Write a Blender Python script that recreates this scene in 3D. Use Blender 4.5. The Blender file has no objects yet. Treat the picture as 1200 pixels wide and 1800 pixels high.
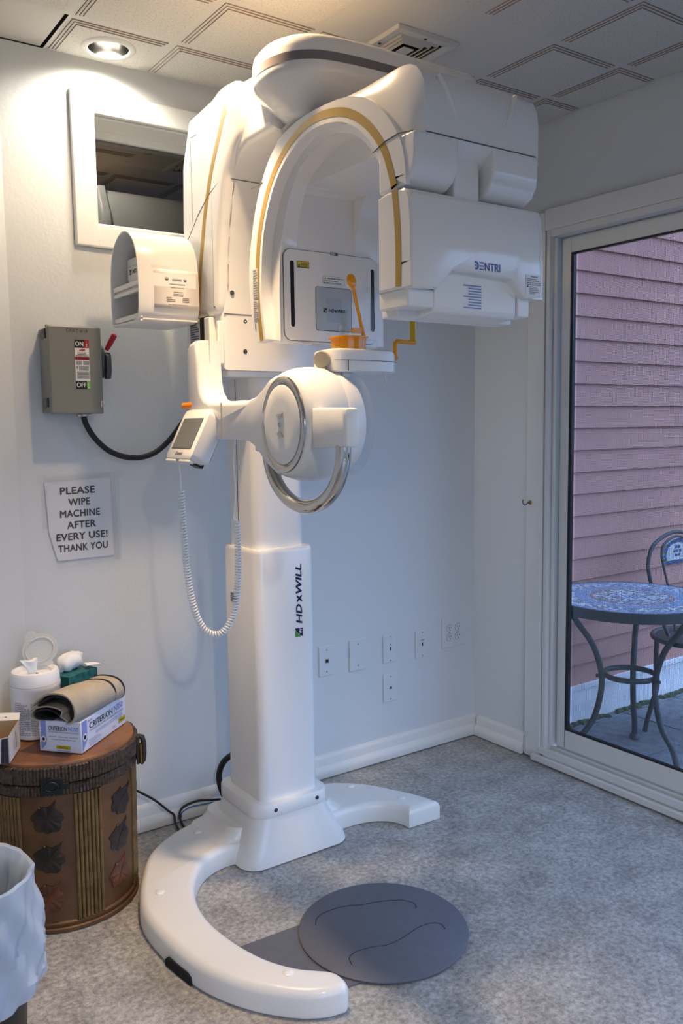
import bpy, bmesh, math, random
from mathutils import Vector, Matrix
random.seed(7)
S = bpy.context.scene
COL = S.collection
PI = math.pi

# ------------------------------------------------------------------ camera
cam_d = bpy.data.cameras.new('camera')
cam = bpy.data.objects.new('camera', cam_d)
COL.objects.link(cam)
CAM = Vector((-2.5257, -2.6412, 1.3405))
yaw, pit, rol = 0.608515, 0.102538, -0.012927
fw = Vector((math.sin(yaw) * math.cos(pit), math.cos(yaw) * math.cos(pit), -math.sin(pit)))
rt = Vector((math.cos(yaw), -math.sin(yaw), 0))
up = rt.cross(fw)
r2 = rt * math.cos(rol) + up * math.sin(rol)
u2 = up * math.cos(rol) - rt * math.sin(rol)
cam.matrix_world = Matrix(((r2.x, u2.x, -fw.x, CAM.x), (r2.y, u2.y, -fw.y, CAM.y), (r2.z, u2.z, -fw.z, CAM.z), (0, 0, 0, 1)))
cam_d.sensor_fit = 'VERTICAL'
cam_d.sensor_height = 36.0
cam_d.lens = 1507.3 / 1800 * 36
cam_d.clip_start = 0.05
S.camera = cam

# ------------------------------------------------------------------ sky, lights, exposure
SKY_COL = (0.40, 0.59, 1.0)
SKY_STR = 6.2
world = bpy.data.worlds.new('sky')
S.world = world
world.use_nodes = True
wn_, wl_ = world.node_tree.nodes, world.node_tree.links
bg = wn_['Background']
bg.inputs[1].default_value = SKY_STR
wtc = wn_.new('ShaderNodeTexCoord')
wsp = wn_.new('ShaderNodeSeparateXYZ')
wl_.new(wtc.outputs['Generated'], wsp.inputs[0])
wrm = wn_.new('ShaderNodeValToRGB')     # overcast sky: brighter towards the zenith, dim below the horizon
wrm.color_ramp.elements[0].position = 0.0
wrm.color_ramp.elements[0].color = (0.10, 0.11, 0.12, 1)
wrm.color_ramp.elements[1].position = 1.0
wrm.color_ramp.elements[1].color = (*SKY_COL, 1)
for p_, k_ in ((0.49, 0.16), (0.51, 0.55), (0.70, 0.80)):
    e_ = wrm.color_ramp.elements.new(p_)
    e_.color = (SKY_COL[0] * k_, SKY_COL[1] * k_, SKY_COL[2] * k_, 1)
wmp = wn_.new('ShaderNodeMapRange')
wmp.inputs['From Min'].default_value = -1.0
wmp.inputs['From Max'].default_value = 1.0
wl_.new(wsp.outputs['Z'], wmp.inputs['Value'])
wl_.new(wmp.outputs['Result'], wrm.inputs['Fac'])
wl_.new(wrm.outputs['Color'], bg.inputs[0])
S.view_settings.view_transform = 'Standard'
S.view_settings.look = 'None'
S.view_settings.gamma = 1.0
S.view_settings.use_curve_mapping = False
S.view_settings.exposure = 0.0
S.cycles.use_denoising = True
S.cycles.max_bounces = 10
S.cycles.diffuse_bounces = 5
S.cycles.glossy_bounces = 4
S.cycles.transparent_max_bounces = 12
S.cycles.caustics_reflective = False
S.cycles.caustics_refractive = False
LAMP_A = dict(loc=(-1.5725, -0.1225, 2.455), power=17, col=(1.0, 0.94, 0.80))
LAMP_B = dict(loc=(-1.5325, -0.757, 2.455), power=98, col=(1.0, 0.70, 0.41), spill=19)
FILL_LAMP = dict(loc=(-2.1825, -3.4475, 2.455), power=84, col=(1.0, 0.87, 0.70))  # added fill light: an invented downlight behind the camera for camera-facing surfaces


def portal(name, loc, rot, sx, sy):
    d = bpy.data.lights.new(name, 'AREA')
    d.shape = 'RECTANGLE'
    d.size, d.size_y = sx, sy
    d.cycles.is_portal = True
    o = bpy.data.objects.new(name, d)
    o.location = loc
    o.rotation_euler = rot
    COL.objects.link(o)


portal('door_daylight_portal', (0.16, -1.60, 1.05), (0, PI / 2, 0), 1.95, 2.4)
portal('rear_daylight_portal', (-2.2, -4.45, 0.95), (PI / 2, 0, 0), 2.4, 1.6)

# ------------------------------------------------------------------ materials
MATS = {}


def mat(name, col, rough=0.5, metal=0.0, bump=0.0, bscale=200.0, spec=0.5, var=0.0, vscale=8.0, coat=0.0, trans=0.0, ior=1.45, emit=None, alpha=1.0, sss=0.0):
    if name in MATS:
        return MATS[name]
    m = bpy.data.materials.new(name)
    m.use_nodes = True
    nt = m.node_tree
    b = nt.nodes['Principled BSDF']
    b.inputs['Base Color'].default_value = (*col, 1)
    b.inputs['Roughness'].default_value = rough
    b.inputs['Metallic'].default_value = metal
    b.inputs['Specular IOR Level'].default_value = spec
    b.inputs['Coat Weight'].default_value = coat
    b.inputs['Coat Roughness'].default_value = 0.08
    b.inputs['Transmission Weight'].default_value = trans
    b.inputs['IOR'].default_value = ior
    b.inputs['Alpha'].default_value = alpha
    if emit:
        b.inputs['Emission Color'].default_value = (*emit[0], 1)
        b.inputs['Emission Strength'].default_value = emit[1]
    tc = nt.nodes.new('ShaderNodeTexCoord')
    if var > 0:
        n = nt.nodes.new('ShaderNodeTexNoise')
        n.inputs['Scale'].default_value = vscale
        n.inputs['Detail'].default_value = 6
        nt.links.new(tc.outputs['Object'], n.inputs['Vector'])
        r = nt.nodes.new('ShaderNodeValToRGB')
        r.color_ramp.elements[0].position = 0.3
        r.color_ramp.elements[1].position = 0.7
        r.color_ramp.elements[0].color = (*[max(0, c * (1 - var)) for c in col], 1)
        r.color_ramp.elements[1].color = (*[min(1, c * (1 + var)) for c in col], 1)
        nt.links.new(n.outputs['Fac'], r.inputs['Fac'])
        nt.links.new(r.outputs['Color'], b.inputs['Base Color'])
    if bump > 0:
        n2 = nt.nodes.new('ShaderNodeTexNoise')
        n2.inputs['Scale'].default_value = bscale
        n2.inputs['Detail'].default_value = 3
        nt.links.new(tc.outputs['Object'], n2.inputs['Vector'])
        bp = nt.nodes.new('ShaderNodeBump')
        bp.inputs['Strength'].default_value = bump
        bp.inputs['Distance'].default_value = 0.002
        nt.links.new(n2.outputs['Fac'], bp.inputs['Height'])
        nt.links.new(bp.outputs['Normal'], b.inputs['Normal'])
    MATS[name] = m
    return m


WALL = mat('wall_paint', (0.70, 0.715, 0.715), 0.55, bump=0.25, bscale=90)
TRIM = mat('trim_paint', (0.76, 0.75, 0.72), 0.40, bump=0.06, bscale=40)
VINYL = mat('vinyl_frame', (0.72, 0.71, 0.68), 0.38)
PLASTIC = mat('machine_white', (0.83, 0.815, 0.79), 0.17, coat=0.35)
PLASTIC2 = mat('machine_white_satin', (0.84, 0.83, 0.80), 0.30)
BASEW = mat('base_white', (0.80, 0.78, 0.74), 0.28, coat=0.2, var=0.03, vscale=5)
GOLD = mat('gold_stripe', (0.42, 0.27, 0.06), 0.33, metal=0.15)
STRIPE = mat('grey_stripe', (0.19, 0.175, 0.18), 0.35)
CHROME = mat('chrome', (0.62, 0.60, 0.56), 0.10, metal=1.0)
STEEL = mat('brushed_steel', (0.50, 0.50, 0.48), 0.32, metal=1.0)
KNOB = mat('champagne_knob', (0.44, 0.39, 0.30), 0.38, metal=0.4)
BLACK = mat('black_plastic', (0.012, 0.012, 0.013), 0.42)
RUBBER = mat('black_rubber', (0.018, 0.018, 0.02), 0.6)
SEAM = mat('seam_dark', (0.09, 0.085, 0.085), 0.7)
GREYBOX = mat('grey_enamel', (0.235, 0.24, 0.215), 0.42, bump=0.05, bscale=300)
NAVY = mat('navy_ink', (0.006, 0.007, 0.045), 0.4)
GREEN = mat('green_ink', (0.06, 0.30, 0.03), 0.4)
BLUEINK = mat('blue_ink', (0.065, 0.12, 0.45), 0.4)
INK = mat('black_ink', (0.012, 0.012, 0.014), 0.55)
GREYINK = mat('grey_ink', (0.20, 0.20, 0.21), 0.6)
PAPER = mat('white_paper', (0.78, 0.78, 0.80), 0.6)
CREAM = mat('cream_paper', (0.80, 0.75, 0.70), 0.55)
WHITELBL = mat('white_label', (0.82, 0.82, 0.80), 0.4)
YELLOWLBL = mat('yellow_label', (0.52, 0.42, 0.01), 0.4)
RED = mat('red_paint', (0.42, 0.012, 0.02), 0.4)
GREENLBL = mat('green_label', (0.17, 0.48, 0.08), 0.45)
SCREEN = mat('panel_screen', (0.20, 0.215, 0.22), 0.12, coat=0.5)
GREYPAN = mat('grey_panel', (0.43, 0.47, 0.49), 0.22, coat=0.3)
GREYPAN2 = mat('grey_panel_inset', (0.38, 0.42, 0.445), 0.22, coat=0.3)
FROST = mat('frosted_plastic', (0.84, 0.84, 0.82), 0.35)
DARK = mat('dark_void', (0.006, 0.006, 0.006), 0.8)
MATC = mat('foot_mat_rubber', (0.115, 0.122, 0.15), 0.55, bump=0.12, bscale=500, var=0.05, vscale=30)
TAN = mat('tan_fabric', (0.40, 0.345, 0.27), 0.9, bump=0.5, bscale=260, var=0.12, vscale=14)
BLACKFAB = mat('black_fabric', (0.014, 0.013, 0.014), 0.85, bump=0.4, bscale=400)
TEAL = mat('teal_card', (0.012, 0.115, 0.12), 0.5, var=0.5, vscale=60)
TISSUE = mat('tissue_paper', (0.80, 0.82, 0.84), 0.9, bump=0.2, bscale=120)
KRAFT = mat('brown_card', (0.42, 0.31, 0.19), 0.8, bump=0.1, bscale=150)
CARDW = mat('printed_card', (0.70, 0.68, 0.68), 0.5)
GLOVEW = mat('glove_box_card', (0.66, 0.69, 0.80), 0.4)
GLOVEB = mat('glove_box_blue', (0.22, 0.28, 0.62), 0.4)
CANW = mat('canister_white', (0.80, 0.80, 0.82), 0.32)
BAMBOO = mat('bamboo_cane', (0.145, 0.085, 0.028), 0.45, var=0.45, vscale=25, bump=0.2, bscale=60)
RATTAN = mat('rattan_wrap', (0.055, 0.032, 0.020), 0.45, var=0.85, vscale=130, bump=0.3, bscale=100)
LEATHER = mat('dark_leather', (0.03, 0.018, 0.012), 0.5, bump=0.3, bscale=120)
LEAF = mat('dark_leaf', (0.022, 0.014, 0.009), 0.42, var=0.6, vscale=18, bump=0.4, bscale=50)
LEAF2 = mat('brown_leaf', (0.10, 0.032, 0.012), 0.42, var=0.6, vscale=18, bump=0.4, bscale=50)
BRASS = mat('brass', (0.45, 0.28, 0.08), 0.35, metal=1.0)
OLDMETAL = mat('dark_iron', (0.045, 0.058, 0.066), 0.5, metal=0.25, bump=0.2, bscale=90)
SIDING = mat('mauve_siding', (0.47, 0.225, 0.185), 0.7, var=0.04, vscale=3)
FOUND = mat('white_foundation', (0.72, 0.72, 0.76), 0.7, bump=0.2, bscale=60, var=0.08, vscale=9)
PAVER = mat('patio_paver', (0.17, 0.185, 0.21), 0.85, bump=0.4, bscale=80, var=0.3, vscale=25)
MOSS = mat('moss', (0.05, 0.07, 0.03), 0.95, bump=0.8, bscale=80, var=0.5, vscale=40)
BULB = mat('lamp_bulb', (1, 0.95, 0.85), 0.4, emit=((1.0, 0.93, 0.80), 3.2))
BULBW = mat('warm_lamp_bulb', (1, 0.8, 0.5), 0.4, emit=((1.0, 0.72, 0.40), 5.0))
ALU = mat('lamp_reflector', (0.42, 0.41, 0.39), 0.22, metal=1.0)
WIREB = mat('blue_wire', (0.03, 0.12, 0.35), 0.5)
ORANGE = mat('orange_clip', (0.80, 0.22, 0.01), 0.35)
VENTW = mat('vent_enamel', (0.60, 0.58, 0.54), 0.4)
PLATE = mat('wall_plate', (0.70, 0.715, 0.72), 0.35)
TEXTW = mat('white_ink', (0.80, 0.80, 0.78), 0.5)


def nodes_of(m):
    return m.node_tree.nodes, m.node_tree.links


def mk(name):
    m = bpy.data.materials.new(name)
    m.use_nodes = True
    MATS[name] = m
    return m, m.node_tree.nodes, m.node_tree.links, m.node_tree.nodes['Principled BSDF']


def glass_mat(name, tint=(0.93, 0.96, 0.96), base=0.03, rough=0.0, ior=1.5):
    m, n, l, b = mk(name)
    n.remove(b)
    out = [x for x in n if x.type == 'OUTPUT_MATERIAL'][0]
    tr = n.new('ShaderNodeBsdfTransparent')
    tr.inputs[0].default_value = (*tint, 1)
    gl = n.new('ShaderNodeBsdfGlossy')
    gl.inputs['Roughness'].default_value = rough
    fr = n.new('ShaderNodeFresnel')
    geo = n.new('ShaderNodeNewGeometry')     # same reflectance seen from either side of a thin sheet
    io = n.new('ShaderNodeMapRange')
    io.inputs['To Min'].default_value = ior
    io.inputs['To Max'].default_value = 1.0 / ior
    l.new(geo.outputs['Backfacing'], io.inputs['Value'])
    l.new(io.outputs['Result'], fr.inputs['IOR'])
    mx = n.new('ShaderNodeMixShader')
    l.new(fr.outputs[0], mx.inputs[0])
    l.new(tr.outputs[0], mx.inputs[1])
    l.new(gl.outputs[0], mx.inputs[2])
    l.new(mx.outputs[0], out.inputs[0])
    return m


GLASS = glass_mat('clear_glass', ior=1.4)
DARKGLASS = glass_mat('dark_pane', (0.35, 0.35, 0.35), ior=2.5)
CLEARP = glass_mat('clear_plastic', (0.96, 0.97, 0.98), ior=1.4)
SLEEVE = glass_mat('plastic_sleeve', (0.985, 0.985, 0.985), rough=0.22, ior=1.3)
AMBER = glass_mat('amber_plastic', (1.0, 0.62, 0.04), rough=0.06, ior=1.5)
AMBERY = glass_mat('yellow_plastic', (0.88, 0.74, 0.03), rough=0.06, ior=1.5)


def amberize(m, col, dif):
    n, l = nodes_of(m)
    out = [x for x in n if x.type == 'OUTPUT_MATERIAL'][0]
    src = out.inputs[0].links[0].from_socket
    d = n.new('ShaderNodeBsdfPrincipled')
    d.inputs['Base Color'].default_value = (*col, 1)
    d.inputs['Roughness'].default_value = 0.15
    mx = n.new('ShaderNodeMixShader')
    mx.inputs[0].default_value = dif
    l.new(src, mx.inputs[1])
    l.new(d.outputs[0], mx.inputs[2])
    l.new(mx.outputs[0], out.inputs[0])


amberize(AMBER, (0.98, 0.50, 0.010), 0.42)
amberize(AMBERY, (0.70, 0.50, 0.01), 0.45)
amberize(CLEARP, (0.80, 0.82, 0.85), 0.06)
amberize(SLEEVE, (0.66, 0.66, 0.64), 0.07)

n_, l_ = nodes_of(FROST)
o_ = [x for x in n_ if x.type == 'OUTPUT_MATERIAL'][0]
t_ = n_.new('ShaderNodeBsdfTranslucent')
t_.inputs[0].default_value = (0.84, 0.84, 0.82, 1)
m_ = n_.new('ShaderNodeMixShader')
m_.inputs[0].default_value = 0.4
l_.new(o_.inputs[0].links[0].from_socket, m_.inputs[1])
l_.new(t_.outputs[0], m_.inputs[2])
l_.new(m_.outputs[0], o_.inputs[0])

# floor: concrete look vinyl tiles
FLOOR, n, l, b = mk('vinyl_floor')
tc = n.new('ShaderNodeTexCoord')


def noise(scale, det=8, rough=0.6):
    x = n.new('ShaderNodeTexNoise')
    x.inputs['Scale'].default_value = scale
    x.inputs['Detail'].default_value = det
    x.inputs['Roughness'].default_value = rough
    l.new(tc.outputs['Object'], x.inputs['Vector'])
    return x


def ramp(src, stops):
    r = n.new('ShaderNodeValToRGB')
    r.color_ramp.elements[0].position, r.color_ramp.elements[0].color = stops[0][0], (*stops[0][1], 1)
    r.color_ramp.elements[1].position, r.color_ramp.elements[1].color = stops[-1][0], (*stops[-1][1], 1)
    for p, c in stops[1:-1]:
        e = r.color_ramp.elements.new(p)
        e.color = (*c, 1)
    l.new(src, r.inputs['Fac'])
    return r


def mixc(kind, fac, a, bb):
    x = n.new('ShaderNodeMix')
    x.data_type = 'RGBA'
    x.blend_type = kind
    if isinstance(fac, float):
        x.inputs[0].default_value = fac
    else:
        l.new(fac, x.inputs[0])
    for sock, v in ((x.inputs[6], a), (x.inputs[7], bb)):
        if isinstance(v, tuple):
            sock.default_value = (*v, 1)
        else:
            l.new(v, sock)
    return x.outputs[2]


big = ramp(noise(8.0, 12, 0.75).outputs['Fac'], [(0.37, (0.275, 0.265, 0.255)), (0.63, (0.455, 0.445, 0.43))])
fine = ramp(noise(70, 6, 0.75).outputs['Fac'], [(0.36, (0.46, 0.46, 0.46)), (0.64, (1.34, 1.34, 1.34))])
c1 = mixc('MULTIPLY', 0.9, big.outputs['Color'], fine.outputs['Color'])
speck = ramp(noise(240, 3, 0.6).outputs['Fac'], [(0.60, (0, 0, 0)), (0.70, (1, 1, 1))])
c2 = mixc('MIX', speck.outputs['Color'], c1, (0.46, 0.455, 0.45))
br = n.new('ShaderNodeTexBrick')
br.offset = 0.5
br.inputs['Scale'].default_value = 1.0
br.inputs['Brick Width'].default_value = 0.61
br.inputs['Row Height'].default_value = 0.305
br.inputs['Mortar Size'].default_value = 0.0012
br.inputs['Color1'].default_value = (0.975, 0.975, 0.975, 1)
br.inputs['Color2'].default_value = (1.025, 1.025, 1.025, 1)
br.inputs['Mortar'].default_value = (0.84, 0.84, 0.84, 1)
l.new(tc.outputs['Object'], br.inputs['Vector'])
c3 = mixc('MULTIPLY', 1.0, c2, br.outputs['Color'])
l.new(c3, b.inputs['Base Color'])
b.inputs['Roughness'].default_value = 0.48
bp = n.new('ShaderNodeBump')
bp.inputs['Strength'].default_value = 0.12
bp.inputs['Distance'].default_value = 0.001
l.new(fine.outputs['Color'], bp.inputs['Height'])
l.new(bp.outputs['Normal'], b.inputs['Normal'])

# ceiling tile with pitted texture
CEIL, n, l, b = mk('ceiling_tile')
tc = n.new('ShaderNodeTexCoord')
pit_ = ramp(noise(170, 4, 0.7).outputs['Fac'], [(0.33, (0.44, 0.42, 0.38)), (0.50, (0.62, 0.60, 0.56))])
l.new(pit_.outputs['Color'], b.inputs['Base Color'])
b.inputs['Roughness'].default_value = 0.9
bp = n.new('ShaderNodeBump')
bp.inputs['Strength'].default_value = 0.5
bp.inputs['Distance'].default_value = 0.002
l.new(pit_.outputs['Color'], bp.inputs['Height'])
l.new(bp.outputs['Normal'], b.inputs['Normal'])
TILEEDGE = mat('tile_edge_brown', (0.27, 0.22, 0.18), 0.9)  # darker brown on the step risers of the ceiling panels
CEILBAR = mat('ceiling_bar', (0.60, 0.585, 0.55), 0.7, bump=0.05, bscale=100)

# insect screen: fine woven mesh, open between the threads
MESHM, n, l, b = mk('insect_screen')
out = [x for x in n if x.type == 'OUTPUT_MATERIAL'][0]
tc = n.new('ShaderNodeTexCoord')
mul = n.new('ShaderNodeVectorMath')
mul.operation = 'SCALE'
mul.inputs[3].default_value = 1 / 0.0042
l.new(tc.outputs['Object'], mul.inputs[0])
fr = n.new('ShaderNodeVectorMath')
fr.operation = 'FRACTION'
l.new(mul.outputs[0], fr.inputs[0])
sep = n.new('ShaderNodeSeparateXYZ')
l.new(fr.outputs[0], sep.inputs[0])
lt = []
for ax in ('Y', 'Z'):
    q = n.new('ShaderNodeMath')
    q.operation = 'LESS_THAN'
    q.inputs[1].default_value = 0.22
    l.new(sep.outputs[ax], q.inputs[0])
    lt.append(q)
mxm = n.new('ShaderNodeMath')
mxm.operation = 'MAXIMUM'
l.new(lt[0].outputs[0], mxm.inputs[0])
l.new(lt[1].outputs[0], mxm.inputs[1])
tr = n.new('ShaderNodeBsdfTransparent')
ms = n.new('ShaderNodeMixShader')
b.inputs['Base Color'].default_value = (0.10, 0.10, 0.12, 1)
b.inputs['Roughness'].default_value = 0.6
l.new(mxm.outputs[0], ms.inputs[0])
l.new(tr.outputs[0], ms.inputs[1])
l.new(b.outputs[0], ms.inputs[2])
l.new(ms.outputs[0], out.inputs[0])

# mosaic table top: rings of small tesserae
MOSAIC, n, l, b = mk('mosaic_top')
tc = n.new('ShaderNodeTexCoord')
sep = n.new('ShaderNodeSeparateXYZ')
l.new(tc.outputs['Object'], sep.inputs[0])


def mth(op, a, bb=None, cc=None):
    x = n.new('ShaderNodeMath')
    x.operation = op
    for i, v in enumerate((a, bb, cc)):
        if v is None:
            continue
        if isinstance(v, (int, float)):
            x.inputs[i].default_value = v
        else:
            l.new(v, x.inputs[i])
    return x.outputs[0]


rr = mth('SQRT', mth('ADD', mth('MULTIPLY', sep.outputs['X'], sep.outputs['X']), mth('MULTIPLY', sep.outputs['Y'], sep.outputs['Y'])))
ang = mth('ARCTAN2', sep.outputs['Y'], sep.outputs['X'])
rs = mth('DIVIDE', rr, 0.0145)
ri = mth('FLOOR', rs)
rf = mth('FRACT', rs)
na = mth('ADD', mth('MULTIPLY', ri, 6.0), 3.0)
as_ = mth('MULTIPLY', mth('DIVIDE', ang, 2 * PI), na)
ai = mth('FLOOR', as_)
af = mth('FRACT', as_)
wn = n.new('ShaderNodeTexWhiteNoise')
wn.noise_dimensions = '2D'
cmb = n.new('ShaderNodeCombineXYZ')
l.new(ri, cmb.inputs[0])
l.new(ai, cmb.inputs[1])
l.new(cmb.outputs[0], wn.inputs['Vector'])
light = ramp(wn.outputs['Value'], [(0.0, (0.05, 0.14, 0.30)), (0.35, (0.32, 0.45, 0.60)), (0.6, (0.06, 0.08, 0.10)), (0.75, (0.62, 0.68, 0.74))])
light.color_ramp.interpolation = 'CONSTANT'
blue = ramp(wn.outputs['Value'], [(0.0, (0.06, 0.18, 0.42)), (1.0, (0.12, 0.30, 0.58))])
band = ramp(mth('DIVIDE', rr, 0.35), [(0.0, (1, 1, 1)), (0.10, (0, 0, 0)), (0.46, (0.5, 0.5, 0.5)), (0.54, (1, 1, 1)), (0.66, (0, 0, 0)), (0.86, (1, 1, 1))])
band.color_ramp.interpolation = 'CONSTANT'
mcol = mixc('MIX', band.outputs['Color'], light.outputs['Color'], blue.outputs['Color'])
red_r = mth('MULTIPLY', mth('GREATER_THAN', rr, 0.155), mth('LESS_THAN', rr, 0.170))
mcol = mixc('MIX', red_r, mcol, (0.22, 0.09, 0.07))
gr = mth('MAXIMUM', mth('LESS_THAN', rf, 0.14), mth('LESS_THAN', af, 0.14))
mcol = mixc('MIX', gr, mcol, (0.45, 0.46, 0.47))
l.new(mcol, b.inputs['Base Color'])
b.inputs['Roughness'].default_value = 0.35

# drum body: hide with fine netting scored over it
HIDE, n, l, b = mk('stained_hide')
tc = n.new('ShaderNodeTexCoord')
hb = ramp(noise(7, 6, 0.6).outputs['Fac'], [(0.3, (0.060, 0.024, 0.007)), (0.7, (0.170, 0.072, 0.020))])
sep = n.new('ShaderNodeSeparateXYZ')
l.new(tc.outputs['Object'], sep.inputs[0])
hang = mth('MULTIPLY', mth('ARCTAN2', sep.outputs['Y'], sep.outputs['X']), 0.21)
hz = mth('MULTIPLY', sep.outputs['Z'], 0.65)
d1 = mth('FRACT', mth('DIVIDE', mth('ADD', hang, hz), 0.0085))
d2 = mth('FRACT', mth('DIVIDE', mth('SUBTRACT', hang, hz), 0.0085))
net = mth('MAXIMUM', mth('LESS_THAN', d1, 0.13), mth('LESS_THAN', d2, 0.13))
hc = mixc('MIX', mth('MULTIPLY', net, 0.55), hb.outputs['Color'], (0.03, 0.013, 0.006))
l.new(hc, b.inputs['Base Color'])
b.inputs['Roughness'].default_value = 0.5
LIDTOP, n, l, b = mk('lid_hide')
tc = n.new('ShaderNodeTexCoord')
lt_ = ramp(noise(9, 8, 0.65).outputs['Fac'], [(0.3, (0.07, 0.025, 0.008)), (0.5, (0.19, 0.078, 0.025)), (0.72, (0.29, 0.125, 0.042))])
l.new(lt_.outputs['Color'], b.inputs['Base Color'])
b.inputs['Roughness'].default_value = 0.42

# bin liner: thin translucent film
BAGM, n, l, b = mk('bag_film')
out = [x for x in n if x.type == 'OUTPUT_MATERIAL'][0]
b.inputs['Base Color'].default_value = (0.62, 0.70, 0.80, 1)
b.inputs['Roughness'].default_value = 0.30
tl = n.new('ShaderNodeBsdfTranslucent')
tl.inputs[0].default_value = (0.62, 0.70, 0.80, 1)
tp = n.new('ShaderNodeBsdfTransparent')
m1 = n.new('ShaderNodeMixShader')
m1.inputs[0].default_value = 0.30
l.new(b.outputs[0], m1.inputs[1])
l.new(tl.outputs[0], m1.inputs[2])
m2 = n.new('ShaderNodeMixShader')
m2.inputs[0].default_value = 0.12
l.new(m1.outputs[0], m2.inputs[1])
l.new(tp.outputs[0], m2.inputs[2])
l.new(m2.outputs[0], out.inputs[0])


# ------------------------------------------------------------------ mesh helpers
def V(*a):
    return Vector(a)


class B:
    def __init__(s):
        s.v, s.f, s.m = [], [], []

    def add(s, verts, faces, mi=0):
        o = len(s.v)
        s.v += [tuple(p) for p in verts]
        s.f += [tuple(i + o for i in f) for f in faces]
        s.m += [mi] * len(faces)
        return s

    def box(s, x0, x1, y0, y1, z0, z1, mi=0):
        P = [(x, y, z) for z in (z0, z1) for y in (y0, y1) for x in (x0, x1)]
        return s.add(P, [(0, 2, 3, 1), (4, 5, 7, 6), (0, 1, 5, 4), (2, 6, 7, 3), (0, 4, 6, 2), (1, 3, 7, 5)], mi)

    def obox(s, c, ax, h, mi=0):
        c = Vector(c)
        P = [c + ax[0] * (h[0] * i) + ax[1] * (h[1] * j) + ax[2] * (h[2] * k) for k in (-1, 1) for j in (-1, 1) for i in (-1, 1)]
        return s.add(P, [(0, 2, 3, 1), (4, 5, 7, 6), (0, 1, 5, 4), (2, 6, 7, 3), (0, 4, 6, 2), (1, 3, 7, 5)], mi)

    def prism(s, poly, fn, w0, w1, mi=0):
        k = len(poly)
        P = [fn(u, v, w0) for u, v in poly] + [fn(u, v, w1) for u, v in poly]
        F = [tuple(range(k))[::-1], tuple(range(k, 2 * k))] + [(i, (i + 1) % k, k + (i + 1) % k, k + i) for i in range(k)]
        return s.add(P, F, mi)

    def loft(s, secs, caps=True, closed=True, mi=0):
        k = len(secs[0])
        P = [p for sec in secs for p in sec]
        F = []
        for a in range(len(secs) - 1):
            for i in range(k if closed else k - 1):
                j = (i + 1) % k
                F.append((a * k + i, a * k + j, (a + 1) * k + j, (a + 1) * k + i))
        if caps:
            F.append(tuple(range(k))[::-1])
            F.append(tuple(range((len(secs) - 1) * k, len(secs) * k)))
        return s.add(P, F, mi)

    def tube(s, pts, r, n=10, closed=False, caps=True, mi=0, flat=1.0):
        pts = [Vector(p) for p in pts]
        N = len(pts)
        rs = r if isinstance(r, (list, tuple)) else [r] * N
        T = []
        for i in range(N):
            if closed:
                d = pts[(i + 1) % N] - pts[i - 1]
            else:
                d = pts[min(i + 1, N - 1)] - pts[max(i - 1, 0)]
            T.append(d.normalized() if d.length > 1e-9 else V(0, 0, 1))
        u = T[0].cross(V(0, 0, 1))
        if u.length < 0.05:
            u = T[0].cross(V(1, 0, 0))
        u.normalize()
        secs = []
        for i in range(N):
            u = (u - T[i] * u.dot(T[i]))
            u.normalize()
            w = T[i].cross(u)
            secs.append([pts[i] + u * (rs[i] * math.cos(2 * PI * q / n)) + w * (rs[i] * flat * math.sin(2 * PI * q / n)) for q in range(n)])
        if closed:
            secs.append(secs[0])
            return s.loft(secs, caps=False, mi=mi)
        return s.loft(secs, caps=caps, mi=mi)

    def lathe(s, prof, c, n=32, ax=(V(1, 0, 0), V(0, 1, 0), V(0, 0, 1)), caps=True, mi=0, sx=1.0, sy=1.0):
        c = Vector(c)
        secs = [[c + ax[0] * (r * sx * math.cos(2 * PI * q / n)) + ax[1] * (r * sy * math.sin(2 * PI * q / n)) + ax[2] * z for q in range(n)] for r, z in prof]
        return s.loft(secs, caps=caps, mi=mi)

    def ball(s, c, rx, ry=None, rz=None, n=14, m=9, mi=0):
        ry = ry or rx
        rz = rz or rx
        prof = [(max(0.001, math.sin(PI * i / m)), -math.cos(PI * i / m)) for i in range(m + 1)]
        c = Vector(c)
        secs = [[c + V(rx * r * math.cos(2 * PI * q / n), ry * r * math.sin(2 * PI * q / n), rz * z) for q in range(n)] for r, z in prof]
        return s.loft(secs, mi=mi)

    def quad(s, a, b_, c, d, mi=0):
        return s.add([a, b_, c, d], [(0, 1, 2, 3)], mi)


WM = {}


def wmat(o):
    return WM.get(o.name, Matrix.Identity(4))


def put(o, parent):
    if parent:
        o.parent = parent
        o.matrix_parent_inverse = wmat(parent).inverted()


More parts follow.
